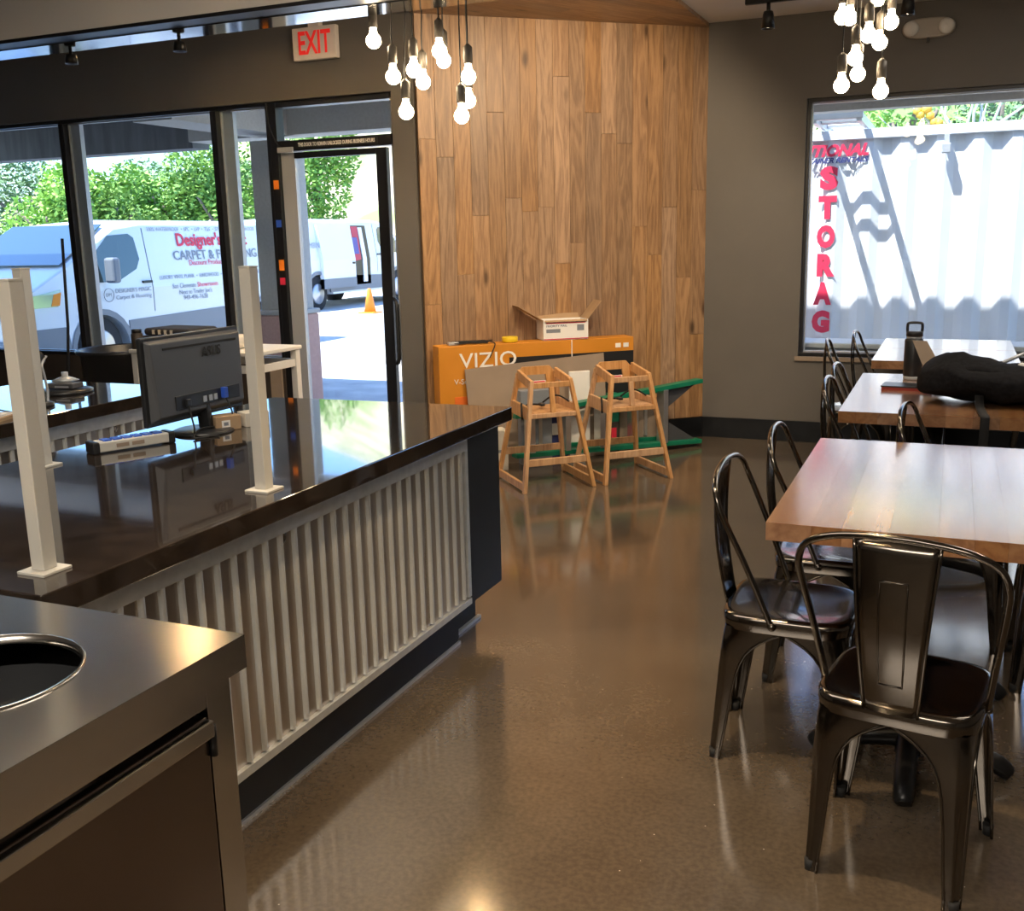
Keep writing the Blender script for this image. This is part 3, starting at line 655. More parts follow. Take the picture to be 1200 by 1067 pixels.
    # windscreen, slightly proud of the raked front
    mm = MB(); mm.add([(1.25, -.74, 1.765), (1.25, .74, 1.765), (2.06, .84, 1.30), (2.06, -.84, 1.30)], [(0, 1, 2, 3)]); ws = mm.build('windscreen', M_['tint'], t, solid=.012); ws.location = (.012, 0, .02)
    mm = MB(); mm.box(2.72, 2.80, -.62, .62, .58, .84); mm.build('grille', M_['plastic'], t, bevel=.02)
    mm = MB(); mm.box(2.70, 2.86, -.9, .9, .3, .5); mm.build('bumper', M_['vangrey'], t, bevel=.04)
    for sx_ in (-.95, .72):
        for sd in (1, -1): sidepoly([(sx_, .7), (sx_+.012, .7), (sx_+.012, 1.74), (sx_, 1.74)], 'panel_seam', 'vangrey', sd, .004)
    return t, sidepoly, tw
v1, sp1, tw1 = van('van', 'white cargo van with red and black flooring lettering parked nose towards the storefront', (-10.38, 11.05, -.03), -PI/2)
def vt(s, x, z, size, mt, **k):   # text on the left side (+y local): reading direction is -x local
    tilt = .13*.97/.84
    kw = dict(ext=.001, off=.0, align='CENTER'); kw.update(k)
    y = .97*(1-.13*max(0, z-1.0)/.84)+.012
    up = Vector((0, -tilt if z > 1 else 0, 1))
    return text(s, 'lettering', M_[mt], v1, size, frameM((x, y, z), (-1, 0, 0), up), **kw)
vt('100% WATERPROOF  •  SPC  •  LVP  •  TILE  •  STONE  •  CARPET  •  WOOD', -.46, 1.725, .07, 'grey', fit=2.2, fith=.05)
vt("Designer's Magic", -.60, 1.565, .31, 'redl', off=.008, fit=1.47, fith=.23)
vt('CARPET & FLOORING', -.64, 1.385, .2, 'grey', off=.002, fit=1.76, fith=.125)
vt('Discount Products and Pricing', -.63, 1.28, .10, 'redl', fit=1.2)
vt('LUXURY VINYL PLANK  •  HARDWOOD  •  COMMERCIAL  •  INSTALLATION', -.53, 1.11, .075, 'grey', fit=2.22)
vt('San Clemente', .15, .99, .09, 'grey', fit=.45); vt('Showroom', -.32, .99, .09, 'redl', fit=.42)
vt("Next to Trader Joe's", -.07, .905, .085, 'grey', fit=.65); vt('949-496-7628', -.06, .83, .085, 'grey', fit=.48)
vt("DESIGNER'S MAGIC", 1.08, .985, .075, 'grey', fit=.61); vt('Carpet & Flooring', 1.08, .905, .07, 'grey', fit=.61)
vt('DM', 1.5, .945, .06, 'grey')
mm = MB(); mm.tube([(1.5+.08*math.cos(a), .985, .945+.08*math.sin(a)) for a in [2*PI*k/20 for k in range(20)]], .004, 5, True); mm.build('emblem_ring', M_['grey'], v1)
v2, sp2, tw2 = van('van', 'white cargo van with its side door slid open beyond the glass door', (-14.2, 21.45, -.03), PI/2, s=1.1)
# sliding door pushed back and dark opening
sp2([(-.58, .45), (.40, .45), (.40, 1.7), (-.58, 1.7)], 'door_opening', 'plastic', -1, .012)
sp2([(-1.55, .42), (-.30, .42), (-.30, 1.72), (-1.55, 1.72)], 'sliding_door', 'van', -1, .07)
sp2([(-1.55, .42), (-.30, .42), (-.30, .62), (-1.55, .62)], 'door_cladding', 'vangrey', -1, .08)
sp2([(-.42, .9), (-.34, .9), (-.34, .94), (-.42, .94)], 'door_handle', 'plastic', -1, .09)
M_['rollr'] = mat('red_roll', (.5, .05, .08), .6); M_['rollp'] = mat('purple_roll', (.12, .10, .3), .6)
sp2([(-.28, .95), (0, .98), (.05, 1.68), (-.2, 1.68)], 'carpet_roll', 'rollr', -1, .03)
sp2([(-.25, 1.1), (-.05, 1.1), (-.05, 1.45), (-.25, 1.45)], 'carpet_roll', 'rollp', -1, .04)
sp2([(.08, .5), (.24, .5), (.22, 1.66), (.08, 1.66)], 'carpet_roll', 'whitep', -1, .03)
text('PLUMBING', 'lettering', M_['grey'], v2, .16, frameM((-2.2, -.98, 1.3), (1, 0, 0), (0, 0, 1)), .001)
cn1 = thing('traffic_cone', 'orange traffic cone standing on the pale parking lot', 'cone', (-11.45, 19.0, -.03))
MB().lathe([(.13, .03), (.04, .5), (.03, .52), (0, .52)], 16).build('cone', M_['cone'], cn1); B(-.19, .19, -.19, .19, 0, .03).build('foot', M_['cone'], cn1, bevel=.01)

# ------------------------------------------------------------ counters
def counter_base(name, label, X, Y0, Y1, Yp, ztop, kick=-.055, zb=.155, blackend=False, depth=.75):
    t = thing(name, label, 'counter', (X, Y0, 0)); L = Y1-Y0; Lp = Yp-Y0
    # carcass
    B(-depth, -.03, .02, L-.01, zb, ztop-.002).build('carcass', M_['black'], t)
    # corrugated sheet: standing ribs
    sh = B(-.02, -.011, .004, Lp-.004, zb+.01, ztop-.004).build('ribbed_sheet', M_['corr'], t)
    p = .0635; y = .035; rib = None
    while y < Lp-.03:
        if rib is None:
            pr = [(-.011, -.0085), (-.004, -.0075), (-.0006, -.005), (0, 0), (-.0006, .005), (-.004, .0075), (-.011, .0085)]; n = len(pr)
            m = MB(); m.add([(a, b, z) for z in (zb+.03, ztop-.062) for a, b in pr], [(i, i+1, n+i+1, n+i) for i in range(n-1)], True); rib = m.build('rib', M_['rib'], sh); rib.location = (0, y, 0)
        else:
            c = rib.copy(); COL.objects.link(c); c.location = (0, y, 0)
        y += p
    m = MB(); m.box(-.03, .004, 0, Lp, zb, zb+.024); m.build('bottom_trim', M_['galv'], t, bevel=.001)
    m = MB(); m.box(-.03, .004, 0, Lp, ztop-.032-.03, ztop-.002); m.build('top_trim', M_['galv'], t, bevel=.001)
    m = MB(); m.box(-.03, .004, Lp-.022, Lp, zb+.03, ztop-.062); m.build('end_trim', M_['galv'], t, bevel=.001)
    m = MB(); m.box(-.03, .004, 0, .022, zb+.03, ztop-.062); m.build('end_trim', M_['galv'], t, bevel=.001)
    B(-depth, kick, .02, Lp-.005, 0, zb).build('kick_board', M_['black'], t)
    B(kick, kick+.008, .02, Lp-.005, 0, .012).build('shoe_trim', M_['alu'], t)
    if blackend:
        B(-depth, .002, Lp+.002, L, zb, ztop-.002).build('end_panel', M_['black'], t, bevel=.002)
        B(-depth+.05, kick-.05, Lp-.005, L-.03, 0, zb).build('recessed_kick_board', M_['black'], t)
        B(kick-.05, kick-.035, Lp-.005, L-.01, 0, .012).build('shoe_trim', M_['alu'], t)
    return t
ZT = .864
counter_base('service_counter', 'front service counter faced with ribbed galvanised steel and a black end panel', -1.585, 1.33, 3.53, 3.25, .812, blackend=True, zb=.165, depth=1.0)
wt = MB().prism([(-2.6, 1.31), (-1.53, 1.31), (-1.53, 3.545), (-2.6, 3.50)], .812, ZT).build('counter_top', M_['counter'], bevel=.003)
tag(wt, 'dark polished worktop of the front service counter holding the monitor', 'worktop')
counter_base('back_counter', 'rear counter faced with ribbed galvanised steel behind the front counter', -3.25, 2.45, 3.62, 3.62, .812, zb=.165, depth=.6)
bc = B(-.55, 0, 0, 1.5, 0, .81).build('side_cabinet', M_['sillw']); bc.location = (-3.3, .9, 0); tag(bc, 'plain dark brown cabinet under the near end of the rear worktop', 'cabinet')
wt2 = B(-4.1, -3.2, .88, 3.66, .812, ZT).build('counter_top', M_['counter'], bevel=.003)
tag(wt2, 'dark polished worktop of the rear counter reflecting the storefront daylight', 'worktop')

# guard posts
def post(x, y, label, hgt=.575):
    t = thing('guard_post', label, 'post', (x, y, ZT), group='cream guard posts on the front counter')
    B(-.036, .036, -.036, .036, 0, .006).build('base_plate', M_['cream'], t, bevel=.001)
    B(-.017, .017, -.017, .017, .006, hgt).build('shaft', M_['cream'], t, bevel=.002)
    B(-.0175, .0175, -.0175, .0175, hgt, hgt+.004).build('cap', M_['cream'], t)
post(-1.645, 1.425, 'cream square guard post at the near end of the front counter')
post(-1.632, 2.13, 'cream square guard post right of the monitor near the counter front edge')
post(-2.455, 2.17, 'cream square guard post at the back edge of the front counter behind the nearest post')

# ------------------------------------------------------------ stainless waste cabinet
wc = thing('waste_cabinet', 'stainless steel waste cabinet with a round hole in its top at the lower left', 'cabinet', (-1.72, .35, 0))
W, D, zt = .73, .865, .9       # local x 0..W, y 0..D
hx, hy, hr = .455, .60, .148
n = 48; m = MB(); vs = []
for k in range(n):
    a = 2*PI*k/n; vs.append((hx+hr*math.cos(a), hy+hr*math.sin(a), zt))
for k in range(n):
    a = 2*PI*k/n; c, s_ = math.cos(a), math.sin(a)
    tx = ((W-hx)/c if c > 0 else -hx/c) if abs(c) > 1e-6 else 1e9; ty = ((D-hy)/s_ if s_ > 0 else -hy/s_) if abs(s_) > 1e-6 else 1e9
    tt = min(tx, ty); vs.append((hx+tt*c, hy+tt*s_, zt))
fs = [(k, n+k, n+(k+1) % n, (k+1) % n) for k in range(n)]
for cxy in ((W, D), (0, D), (0, 0), (W, 0)):
    a = math.atan2(cxy[1]-hy, cxy[0]-hx) % (2*PI); k = int(a/(2*PI/n)); vs.append((cxy[0], cxy[1], zt)); fs.append((n+k, len(vs)-1, n+(k+1) % n))
m.add(vs, fs)
m.build('top', M_['steel'], wc)
m = MB(); m.box(W-.003, W, 0, D, zt-.055, zt-.0005); m.box(0, W-.003, D-.003, D, zt-.055, zt-.0005); m.box(0, W-.003, 0, .003, zt-.055, zt-.0005); m.box(0, .003, .003, D-.003, zt-.055, zt-.0005)
m.build('top_lip', M_['steel'], wc)
MB().lathe([(hr+.004, 0), (hr+.003, .003), (hr-.001, .003), (hr-.002, -.012)], 48, (hx, hy, zt), caps=False).build('hole_rim', M_['steel'], wc)
bm_ = MB(); r0 = hr+.03
bm_.lathe([(r0, zt-.06), (r0-.03, .25), (0, .25)], 32, (hx, hy, 0), caps=False); wb = bm_.build('inner_bin', M_['plastic'], wc, solid=.004)
m = MB(); m.box(0, W-.046, .0, .02, .08, zt-.055); m.box(0, .02, .02, D-.02, .08, zt-.055); m.box(.02, W-.046, D-.04, D-.02, .08, zt-.055); m.box(.02, W-.05, .02, D-.04, .08, .1); m.build('body', M_['steel'], wc)
m = MB(); m.box(W-.045, W-.02, D-.075, D-.02, .08, zt-.055); m.box(W-.045, W-.02, .0, .04, .08, zt-.055); m.box(W-.045, W-.022, .04, D-.075, zt-.095, zt-.055); m.build('face_frame', M_['steel'], wc, bevel=.001)
B(W-.045, W-.016, .045, D-.082, .10, zt-.105).build('door', M_['steeld'], wc, bevel=.003)
B(W-.016, W-.004, .045, D-.082, zt-.135, zt-.108).build('door_pull', M_['steel'], wc, bevel=.002)
m = MB(); m.tube([(W-.012, D-.078, zt-.17), (W-.012, D-.078, zt-.12)], .006, 10); m.build('hinge', M_['blackm'], wc)
m = MB(); m.box(.03, W-.06, .03, D-.06, 0, .08); m.build('plinth', M_['black'], wc)

# ------------------------------------------------------------ monitor and counter clutter
mo = thing('computer_monitor', 'black computer monitor seen from behind on the front counter', 'monitor', (-2.36, 2.755, ZT))
m = MB()
y0, y1, z0, z1 = -.245, .245, .055, .345
m.box(-.022, -.004, y0, y1, z0, z1); m.build('bezel', M_['plastic'], mo, bevel=.004)
m = MB(); b0 = [(-.004, y0+.012, z0+.01), (-.004, y1-.012, z0+.01), (-.004, y1-.012, z1-.01), (-.004, y0+.012, z1-.01)]
b1 = [(.026, y0+.03, z0+.03), (.026, y1-.03, z0+.03), (.016, y1-.02, z1-.02), (.016, y0+.02, z1-.02)]
m.hexa(b0, b1); m.build('back_shell', M_['plasticm'], mo, bevel=.004, fixn=True)
B(.012, .0285, -.14, .19, .098, .145).build('port_bay', M_['plastic'], mo, bevel=.002)
for y, c in ((.0, 'alu'), (.03, 'alu'), (.055, 'alu')): B(.0286, .032, y-.008, y+.008, .108, .128).build('socket', M_[c], mo)
B(.0286, .046, .085, .105, .108, .145).build('plug', M_['blue'], mo, bevel=.002)
B(.0286, .04, -.1, -.08, .108, .13).build('plug', M_['plastic'], mo, bevel=.002)
B(.012, .0195, -.17, .2, z1-.045, z1-.038).build('vent_slot', M_['rubber'], mo)
text('ASUS', 'lettering', M_['rubber'], mo, .046, frameM((.0225, .06, .275), (0, 1, 0), (-.04, 0, 1)),   .0008, .0006, fit=.10, align='CENTER', shear=.1)
m = MB(); m.bar((.01, .02, .0), (.0, .02, .12), .05, .02, (0, 1, 0)); m.build('stand_neck', M_['plastic'], mo, bevel=.004)
MB().lathe([(.105, 0), (.105, .006), (.09, .012), (0, .013)], 32, (.0, .01, 0)).build('stand_base', M_['plastic'], mo)
MB().tube(spline([(.04, .095, .11), (.06, .10, .05), (.05, .07, .015), (.03, -.03, .02), (.07, -.12, .006), (.1, -.08, .005)], 6), .003, 6).build('video_cable', M_['rubber'], mo)
MB().tube(spline([(.035, -.09, .11), (.05, -.09, .04), (.055, -.085, .006), (.12, -.05, .005)], 6), .003, 6).build('power_cable', M_['rubber'], mo)
dv = thing('card_device', 'long beige device with black end caps and blue buttons before the monitor', 'device', (-2.40, 2.47, ZT), R(66))
B(-.115, .115, -.03, .03, .004, .036).build('body', M_['cream'], dv, bevel=.004)
B(-.135, -.112, -.033, .033, .0, .038).build('end_cap', M_['plastic'], dv, bevel=.005); B(.112, .135, -.033, .033, .0, .038).build('end_cap', M_['plastic'], dv, bevel=.005)
for k in range(6): B(-.095+k*.033, -.07+k*.033, -.02, .02, .036, .040).build('button', M_['blue'], dv)
B(-.06, -.02, -.0315, -.0295, .014, .026).build('badge', M_['cardg'], dv); B(-.01, .03, -.0315, -.0295, .014, .026).build('badge', M_['cardg'], dv)
for q, (x, y, dz, rz, lb) in enumerate([(-2.315, 2.83, 0, R(60), 'small brown and white carton with a printed label beside the monitor stand'), (-2.27, 2.93, 0, R(62), 'small white carton touching the guard post beside the monitor')]):
    t = thing('small_carton', lb, 'carton', (x, y, ZT), rz, 'small cartons beside the monitor')
    B(-.045, .045, -.035, .035, 0, .05).build('carton_body', M_['card' if q == 0 else 'towelw'], t, bevel=.002)
    B(-.025, .005, -.0365, -.035, .012, .036).build('label', M_['whitep'], t); B(-.018, -.002, -.0372, -.0365, .018, .03).build('print', M_['grey'], t)

# items on the rear counter
sc_ = thing('handset', 'black curved handset stand with a silver edge on the rear counter', 'device', (-3.42, 3.02, ZT), R(20))
m = MB(); pts = spline([(0, 0, 0), (.0, .01, .06), (.0, .0, .12), (.0, -.01, .17), (.0, .03, .20)], 5)
m.tube(pts, [.045-.018*math.sin(PI*i/(len(pts)-1)) for i in range(len(pts))], 12); m.build('body', M_['plastic'], sc_)
MB().tube([(p.x+.042, p.y+.012, p.z) for p in pts], .005, 6).build('silver_edge', M_['alu'], sc_)
MB().lathe([(.07, 0), (.07, .012), (.05, .02), (0, .02)], 20).build('foot', M_['plastic'], sc_)
ds = thing('card_reader', 'flat black card reader stacked on a round black pad on the rear counter', 'device', (-3.62, 3.36, ZT), R(10))
MB().lathe([(.12, 0), (.12, .012), (.1, .018), (0, .018)], 24).build('pad', M_['plastic'], ds)
B(-.07, .07, -.04, .04, .02, .045).build('reader', M_['plasticm'], ds, bevel=.006); B(-.02, .05, -.041, -.038, .026, .034).build('slot', M_['alu'], ds)
MB().lathe([(.06, .047), (.03, .06), (.014, .065), (.014, .085), (0, .085)], 20, (-.03, .05, 0)).build('grey_dome', M_['alu'], ds)
bx = thing('paper_stack', 'brown folder and papers at the left edge of the rear counter', 'papers', (-3.36, 2.72, ZT), R(15))
B(-.1, .1, -.08, .08, 0, .012).build('folder', M_['card'], bx); B(-.09, .08, -.07, .06, .012, .02).build('papers', M_['whitep'], bx)
MB().tube(spline([(-.1, .06, .03), (-.05, .09, .05), (0, .1, .02), (.08, .12, .004)], 5), .003, 6).build('cord', M_['rubber'], bx)

# behind the rear counter
tb = thing('trash_can', 'large round black trash can without a lid behind the rear counter', 'bin', (-5.02, 5.2, 0))
MB().lathe([(.23, 0), (.25, .02), (.285, .80), (.31, .81), (.315, .835), (.30, .84), (.28, .83), (.24, .05), (0, .04)], 36).build('bin_body', M_['plastic'], tb)
st = thing('work_stand', 'white metal work stand behind the monitor holding folded towels', 'stand', (-4.2, 5.1, 0)); st.scale = (1, 1, 1.03)
for x, y in ((-.45, -.2), (.45, -.2), (.45, .2), (-.45, .2)):
    m = MB(); m.box(x-.022, x+.022, y-.022, y+.022, .02, .82); lg = m.build('leg', M_['white'], st, bevel=.004)
    B(x-.03, x+.03, y-.03, y+.03, 0, .02).build('foot_pad', M_['rubber'], st)
for z in (.30, .72):
    for y in (-.2, .2): B(-.428, .428, y-.012, y+.012, z, z+.045).build('rail', M_['white'], st, bevel=.003)
    for x in (-.45, .45): B(x-.012, x+.012, -.178, .178, z, z+.045).build('rail', M_['white'], st, bevel=.003)
B(-.48, .48, -.235, .235, .82, .845).build('shelf_top', M_['white'], st, bevel=.006)
B(-.42, .42, -.17, .17, .345, .36).build('lower_shelf', M_['plasticm'], st)
for i, (dx, dz, c, lb) in enumerate([(-.25, 0, 'redl', 'flat red and white packet under the folded towels'), ]):
    o = thing('packet', lb, 'packet', (-4.45, 5.05, .87)); B(-.2, .2, -.12, .12, 0, .03).build('packet_body', M_['whitep'], o, bevel=.004); B(-.18, -.02, -.122, -.12, .006, .024).build('print', M_['redl'], o)
def towel(x, y, z, w, h, mt, lb, band=True):
    o = thing('folded_towel', lb, 'towel', (x, y, z), random.uniform(-.1, .1), 'folded towels on the white work stand')
    m = MB(); m.box(-w/2, w/2, -.13, .13, 0, h); m.build('cloth', M_[mt], o, bevel=h*.45, seg=4)
    if band:
        for k in range(4): B(-w*.3+k*.05, -w*.3+.022+k*.05, -.1305, -.10, h*.2, h*.8).build('stripe', M_['towelw'], o)
towel(-4.45, 5.07, .902, .42, .045, 'towel', 'dark folded towel with light stripes, lower of the two striped ones')
towel(-4.43, 5.07, .949, .38, .045, 'towel', 'dark folded towel with light stripes, topmost of the pile')
towel(-4.08, 5.07, .872, .30, .075, 'towelw', 'pale folded towel right of the dark striped towels', False)
tin = thing('brown_jar', 'small brown jar at the left corner of the white work stand', 'jar', (-4.64, 4.91, .87)); MB().lathe([(.035, 0), (.036, .005), (.036, .09), (.028, .1), (.028, .115), (0, .116)], 16).build('jar_body', M_['sillw'], tin)
MB().lathe([(.031, .1), (.031, .122), (0, .123)], 16).build('lid', M_['plastic'], tin)
rod = MB().tube([(0, 0, 0), (.13, .0, .9), (.17, 0, 1.56)], .011, 8).build('mop_handle', M_['rubber'], None); rod.location = (-6.38, 5.9, 0)
tag(rod, 'thin black pole leaning against the left storefront mullion', 'pole')

# ------------------------------------------------------------ tables
def base(t, x, y):
    MB().lathe([(.035, .03), (.035, .69)], 16, (x, y, 0)).build('column', M_['blackm'], t)
    B(x-.18, x+.18, y-.03, y+.03, .69, .715).build('top_spider', M_['blackm'], t, bevel=.004); B(x-.03, x+.03, y-.18, y+.18, .691, .714).build('top_spider', M_['blackm'], t, bevel=.004)
    for a in range(4):
        dx, dy = math.cos(a*PI/2), math.sin(a*PI/2)
        m = MB(); pts = spline([(x, y, .085), (x+dx*.10, y+dy*.10, .07), (x+dx*.22, y+dy*.22, .045), (x+dx*.265, y+dy*.265, .015)], 4)
        m.tube(pts, [.034, .033, .032, .031, .03, .03, .029, .028, .027, .027, .026, .024, .02][:len(pts)], 10); m.build('foot', M_['blackm'], t)
def table(label, x0, x1, y0, y1, bases):
    t = thing('dining_table', label, 'table', (x0, y0, 0), group='wooden dining tables along the window aisle')
    W, D = x1-x0, y1-y0; x = 0; k = 0
    cuts = [0]
    while cuts[-1] < W-.12: cuts.append(cuts[-1]+random.uniform(.07, .115))
    cuts.append(W)
    for a, b in zip(cuts, cuts[1:]):
        B(a+.0002, b-.0002, 0, D, .717, .765).build('stave', M_['table'], t)
    for bx_, by_ in bases: base(t, bx_-x0, by_-y0)
    return t
table('nearest wooden dining table with bare glossy top', -.41, .36, 2.59, 3.76, [(-.04, 2.9), (-.04, 3.42)])
table('middle wooden dining table holding the black backpack and bottle', -.41, .37, 4.36, 5.59, [(-.04, 4.67), (-.04, 5.25)])
table('wooden dining table behind the middle one, nearer half of the pair under the window', -.41, .36, 6.15, 6.80, [(-.03, 6.48)])
table('farthest wooden dining table directly against the window wall', -.41, .36, 6.81, 7.44, [(-.03, 7.12)])

# ------------------------------------------------------------ metal chairs (local front +y)
def supere(hx, hy, n, e=4.5, cy=0):
    out = []
    for k in range(n):
        t = 2*PI*k/n; c, s_ = math.cos(t), math.sin(t)
        out.append((hx*math.copysign(abs(c)**(2/e), c), cy+hy*math.copysign(abs(s_)**(2/e), s_)))
    return out
def make_chair():
    t = thing('metal_chair', '', 'chair', (0, 0, 0), group='gunmetal cafe chairs')
    # seat pan
    m = MB(); n = 48; rings = [(.178, .178, .405), (.181, .181, .425), (.181, .181, .440), (.175, .175, .449), (.163, .163, .4505), (.150, .150, .446), (.08, .08, .444), (.001, .001, .4435)]
    vs = []
    for a, b, z in rings: vs += [(x, y, z) for x, y in supere(a, b, n, 5 if a > .15 else 3)]
    m.add(vs, [(i*n+k, i*n+(k+1) % n, (i+1)*n+(k+1) % n, (i+1)*n+k) for i in range(len(rings)-1) for k in range(n)], True); m.build('seat', M_['chair'], t)
    # legs: pressed sheet with rolled edge and a channel along the corner
    for sx, sy in ((1, 1), (-1, 1), (-1, -1), (1, -1)):
        fx, fy = (.195, .19) if sy > 0 else (.172, -.20)
        fx *= sx
        tx, ty = sx*.174, sy*.174
        NS = 12; rows = []
        zs = [0.0, .03, .08, .14, .20, .26, .30, .33, .355, .375, .39, .402, .410]
        wv = [.030, .031, .036, .041, .046, .053, .062, .074, .092, .115, .14, .162, .172]
        for z, ww in zip(zs, wv):
            u = z/.41; cx, cyy = fx+(tx-fx)*u, fy+(ty-fy)*u
            row = []
            for k in range(NS+1):
                s_ = -1+2*k/NS; f = lambda q: (q+math.sqrt(q*q+.03))/2
                g_ = .010*math.exp(-(s_/.22)**2)*min(1, max(0, (1-u)*2.2))*(min(1, u*8))
                row.append((cx-sx*(ww*f(s_)+g_), cyy-sy*(ww*f(-s_)+g_), z))
            rows.append(row)
        m = MB(); vs = [v for r_ in rows for v in r_]; c_ = NS+1
        m.add(vs, [(i*c_+k, i*c_+k+1, (i+1)*c_+k+1, (i+1)*c_+k) for i in range(len(rows)-1) for k in range(NS)], True)
        for e in (0, NS): m.tube([r_[e] for r_ in rows], .0042, 6)
        lg = m.build('leg', M_['chair'], t, fixn=False)
        mm = MB(); mm.tube([(fx-sx*.012, fy-sy*.012, -.0), (fx-sx*.012, fy-sy*.012, .028)], [.012, .014], 12); mm.build('foot_cap', M_['rubber'], lg)
    # hoop back
    h = [(.182, -.03, .425), (.190, -.06, .50), (.204, -.105, .61), (.217, -.15, .71), (.219, -.175, .765), (.200, -.19, .81), (.150, -.20, .836), (.08, -.205, .848), (0, -.207, .852)]
    pts = spline(h+[(-x, y, z) for x, y, z in h[-2::-1]], 5)
    m = MB(); m.tube(pts, .0085, 10)
    m.build('back_frame', M_['chair'], t)
    for sx in (-1, 1):
        m = MB(); m.lathe([(0, .006), (.010, .004), (.012, 0), (.012, -.01)], 12, (sx*.188, -.03, .43), Matrix.Rotation(sx*PI/2, 4, 'Y')); m.build('rivet', M_['chair'], t, fixn=True)
    # splat
    rows = []; NZ, NXx = 14, 9
    for i in range(NZ+1):
        u = i/NZ; z = .437+u*(.847-.437); y = -.178-.03*math.sin(u*PI/2)-.012*math.sin(u*PI); hw = .058+.032*u
        rows.append([(hw*(-1+2*k/NXx), y-.004*math.cos((-1+2*k/NXx)*PI/2), z) for k in range(NXx+1)])
    m = MB(); c_ = NXx+1; m.add([v for r_ in rows for v in r_], [(i*c_+k, i*c_+k+1, (i+1)*c_+k+1, (i+1)*c_+k) for i in range(NZ) for k in range(NXx)], True)
    spl = m.build('backrest', M_['chair'], t, solid=.003)
    m = MB(); m.tube([rows[i][0] for i in range(NZ+1)], .0042, 6); m.tube([rows[i][-1] for i in range(NZ+1)], .0042, 6)
    q = lambda u, fx_: (fx_*(.058+.032*u), -.178-.03*math.sin(u*PI/2)-.012*math.sin(u*PI)-.0062, .437+u*.41)
    rect = [q(.18, -.4), q(.3, -.4), q(.5, -.38), q(.7, -.36), q(.78, -.35), q(.78, .35), q(.7, .36), q(.5, .38), q(.3, .4), q(.18, .4)]
    m.tube(rect, .0025, 5, True); m.build('pressed_edge', M_['chair'], spl)
    return t
proto = make_chair()
first = True
chairs = [(-.045, 2.445, -9, 'nearest metal chair with its back to the viewer at the end of the nearest table'),
          (-.375, 2.90, -90, 'metal chair at the left side of the nearest table, nearer one'),
          (-.325, 3.475, -88, 'metal chair at the left side of the nearest table, farther one'),
          (-.295, 4.72, -90, 'metal chair at the left side of the middle table, nearer one'),
          (-.31, 5.22, -90, 'metal chair at the left side of the middle table, farther one'),
          (-.48, 6.42, -86, 'metal chair left of the window tables, farthest to the left'),
          (-.37, 6.98, -90, 'metal chair at the left side of the farthest table below the window'),
          (.06, 4.02, -95, 'metal chair standing between the nearest and the middle table'),
          (.44, 3.69, 90, 'metal chair at the right side of the nearest table, cut by the picture edge'),
          (.60, 6.93, 12, 'metal chair right of the farthest table, only its back showing at the picture edge')]
for x, y, a, lb in chairs:
    if first: proto.location = (x, y, 0); proto.rotation_euler = (0, 0, R(a)); proto['label'] = lb; first = False
    else: copy_tree(proto, (x, y, 0), R(a), lb)

# ------------------------------------------------------------ things on the middle table
bo = thing('water_bottle', 'tall black insulated bottle with a square carry loop on the middle table', 'bottle', (-.165, 5.40, .765)); bo.scale = (1, 1, .94)
MB().lathe([(.040, 0), (.0425, .004), (.0425, .02)], 28).build('base_ring', M_['alu'], bo)
MB().lathe([(.043, .02), (.044, .024), (.044, .205), (.040, .215)], 28).build('bottle_body', M_['plastic'], bo)
MB().lathe([(.037, .214), (.037, .228)], 28).build('neck_ring', M_['alu'], bo)
MB().lathe([(.0395, .228), (.0395, .25), (.036, .254), (0, .254)], 28).build('lid', M_['plastic'], bo)
MB().tube(spline([(-.033, 0, .25), (-.034, 0, .28), (-.026, 0, .296), (.026, 0, .296), (.034, 0, .28), (.033, 0, .25)], 5), .007, 8).build('carry_loop', M_['plastic'], bo)
nb = thing('notebook', 'closed notebook with black cover and red edge lying beside the backpack', 'notebook', (-.17, 5.06, .765), R(-4))
B(-.11, .11, -.06, .07, 0, .014).build('pages', M_['darkred'], nb, bevel=.001); B(-.113, .113, -.062, .073, .014, .020).build('cover', M_['plastic'], nb, bevel=.001); B(-.113, .113, -.062, .073, -.0, .001).build('back_cover', M_['darkred'], nb)
sl_ = thing('card_sleeve', 'grey beige printed card sleeve leaning on the backpack behind the bottle', 'card', (-.085, 5.31, .765), R(10))
m = MB(); m.hexa([(-.0, -.05, 0), (.09, -.05, 0), (.09, -.04, 0), (0, -.04, 0)], [(-.085, .0, .20), (-.02, .0, .20), (-.02, .01, .20), (-.085, .01, .20)]); m.build('sleeve', M_['cardg'], sl_)
B(.02, .06, -.045, -.04, .03, .06).build('print', M_['plastic'], sl_)
bk = thing('backpack', 'black fabric backpack slumped on the middle table with a hanging strap', 'backpack', (.21, 4.81, .765), R(4))
bm = bmesh.new(); bmesh.ops.create_uvsphere(bm, u_segments=40, v_segments=24, radius=1)
from mathutils import noise as NO
for v in bm.verts:
    c = v.co; x = math.copysign(abs(c.x)**.75, c.x)*.33; y = math.copysign(abs(c.y)**.8, c.y)*.24; z = math.copysign(abs(c.z)**.7, c.z)*.095
    hgt = .80-.30*(x+.33)/.66
    z = .095+z*(hgt if z > 0 else .9)
    z += .055*math.exp(-((x+.19)**2/.015+y*y/.03))*max(0, c.z)**.5
    nn = NO.noise(Vector((x*7, y*7, z*9)))*.026+NO.noise(Vector((x*17, y*13, z*20)))*.012
    v.co = Vector((x+nn, y+nn*.6, max(.002, z+nn)))
me = bpy.data.meshes.new('bag_body'); bm.to_mesh(me); bm.free(); me.polygons.foreach_set('use_smooth', [True]*len(me.polygons)); me.materials.append(M_['fabric'])
o = bpy.data.objects.new('bag_body', me); COL.objects.link(o); o.parent = bk
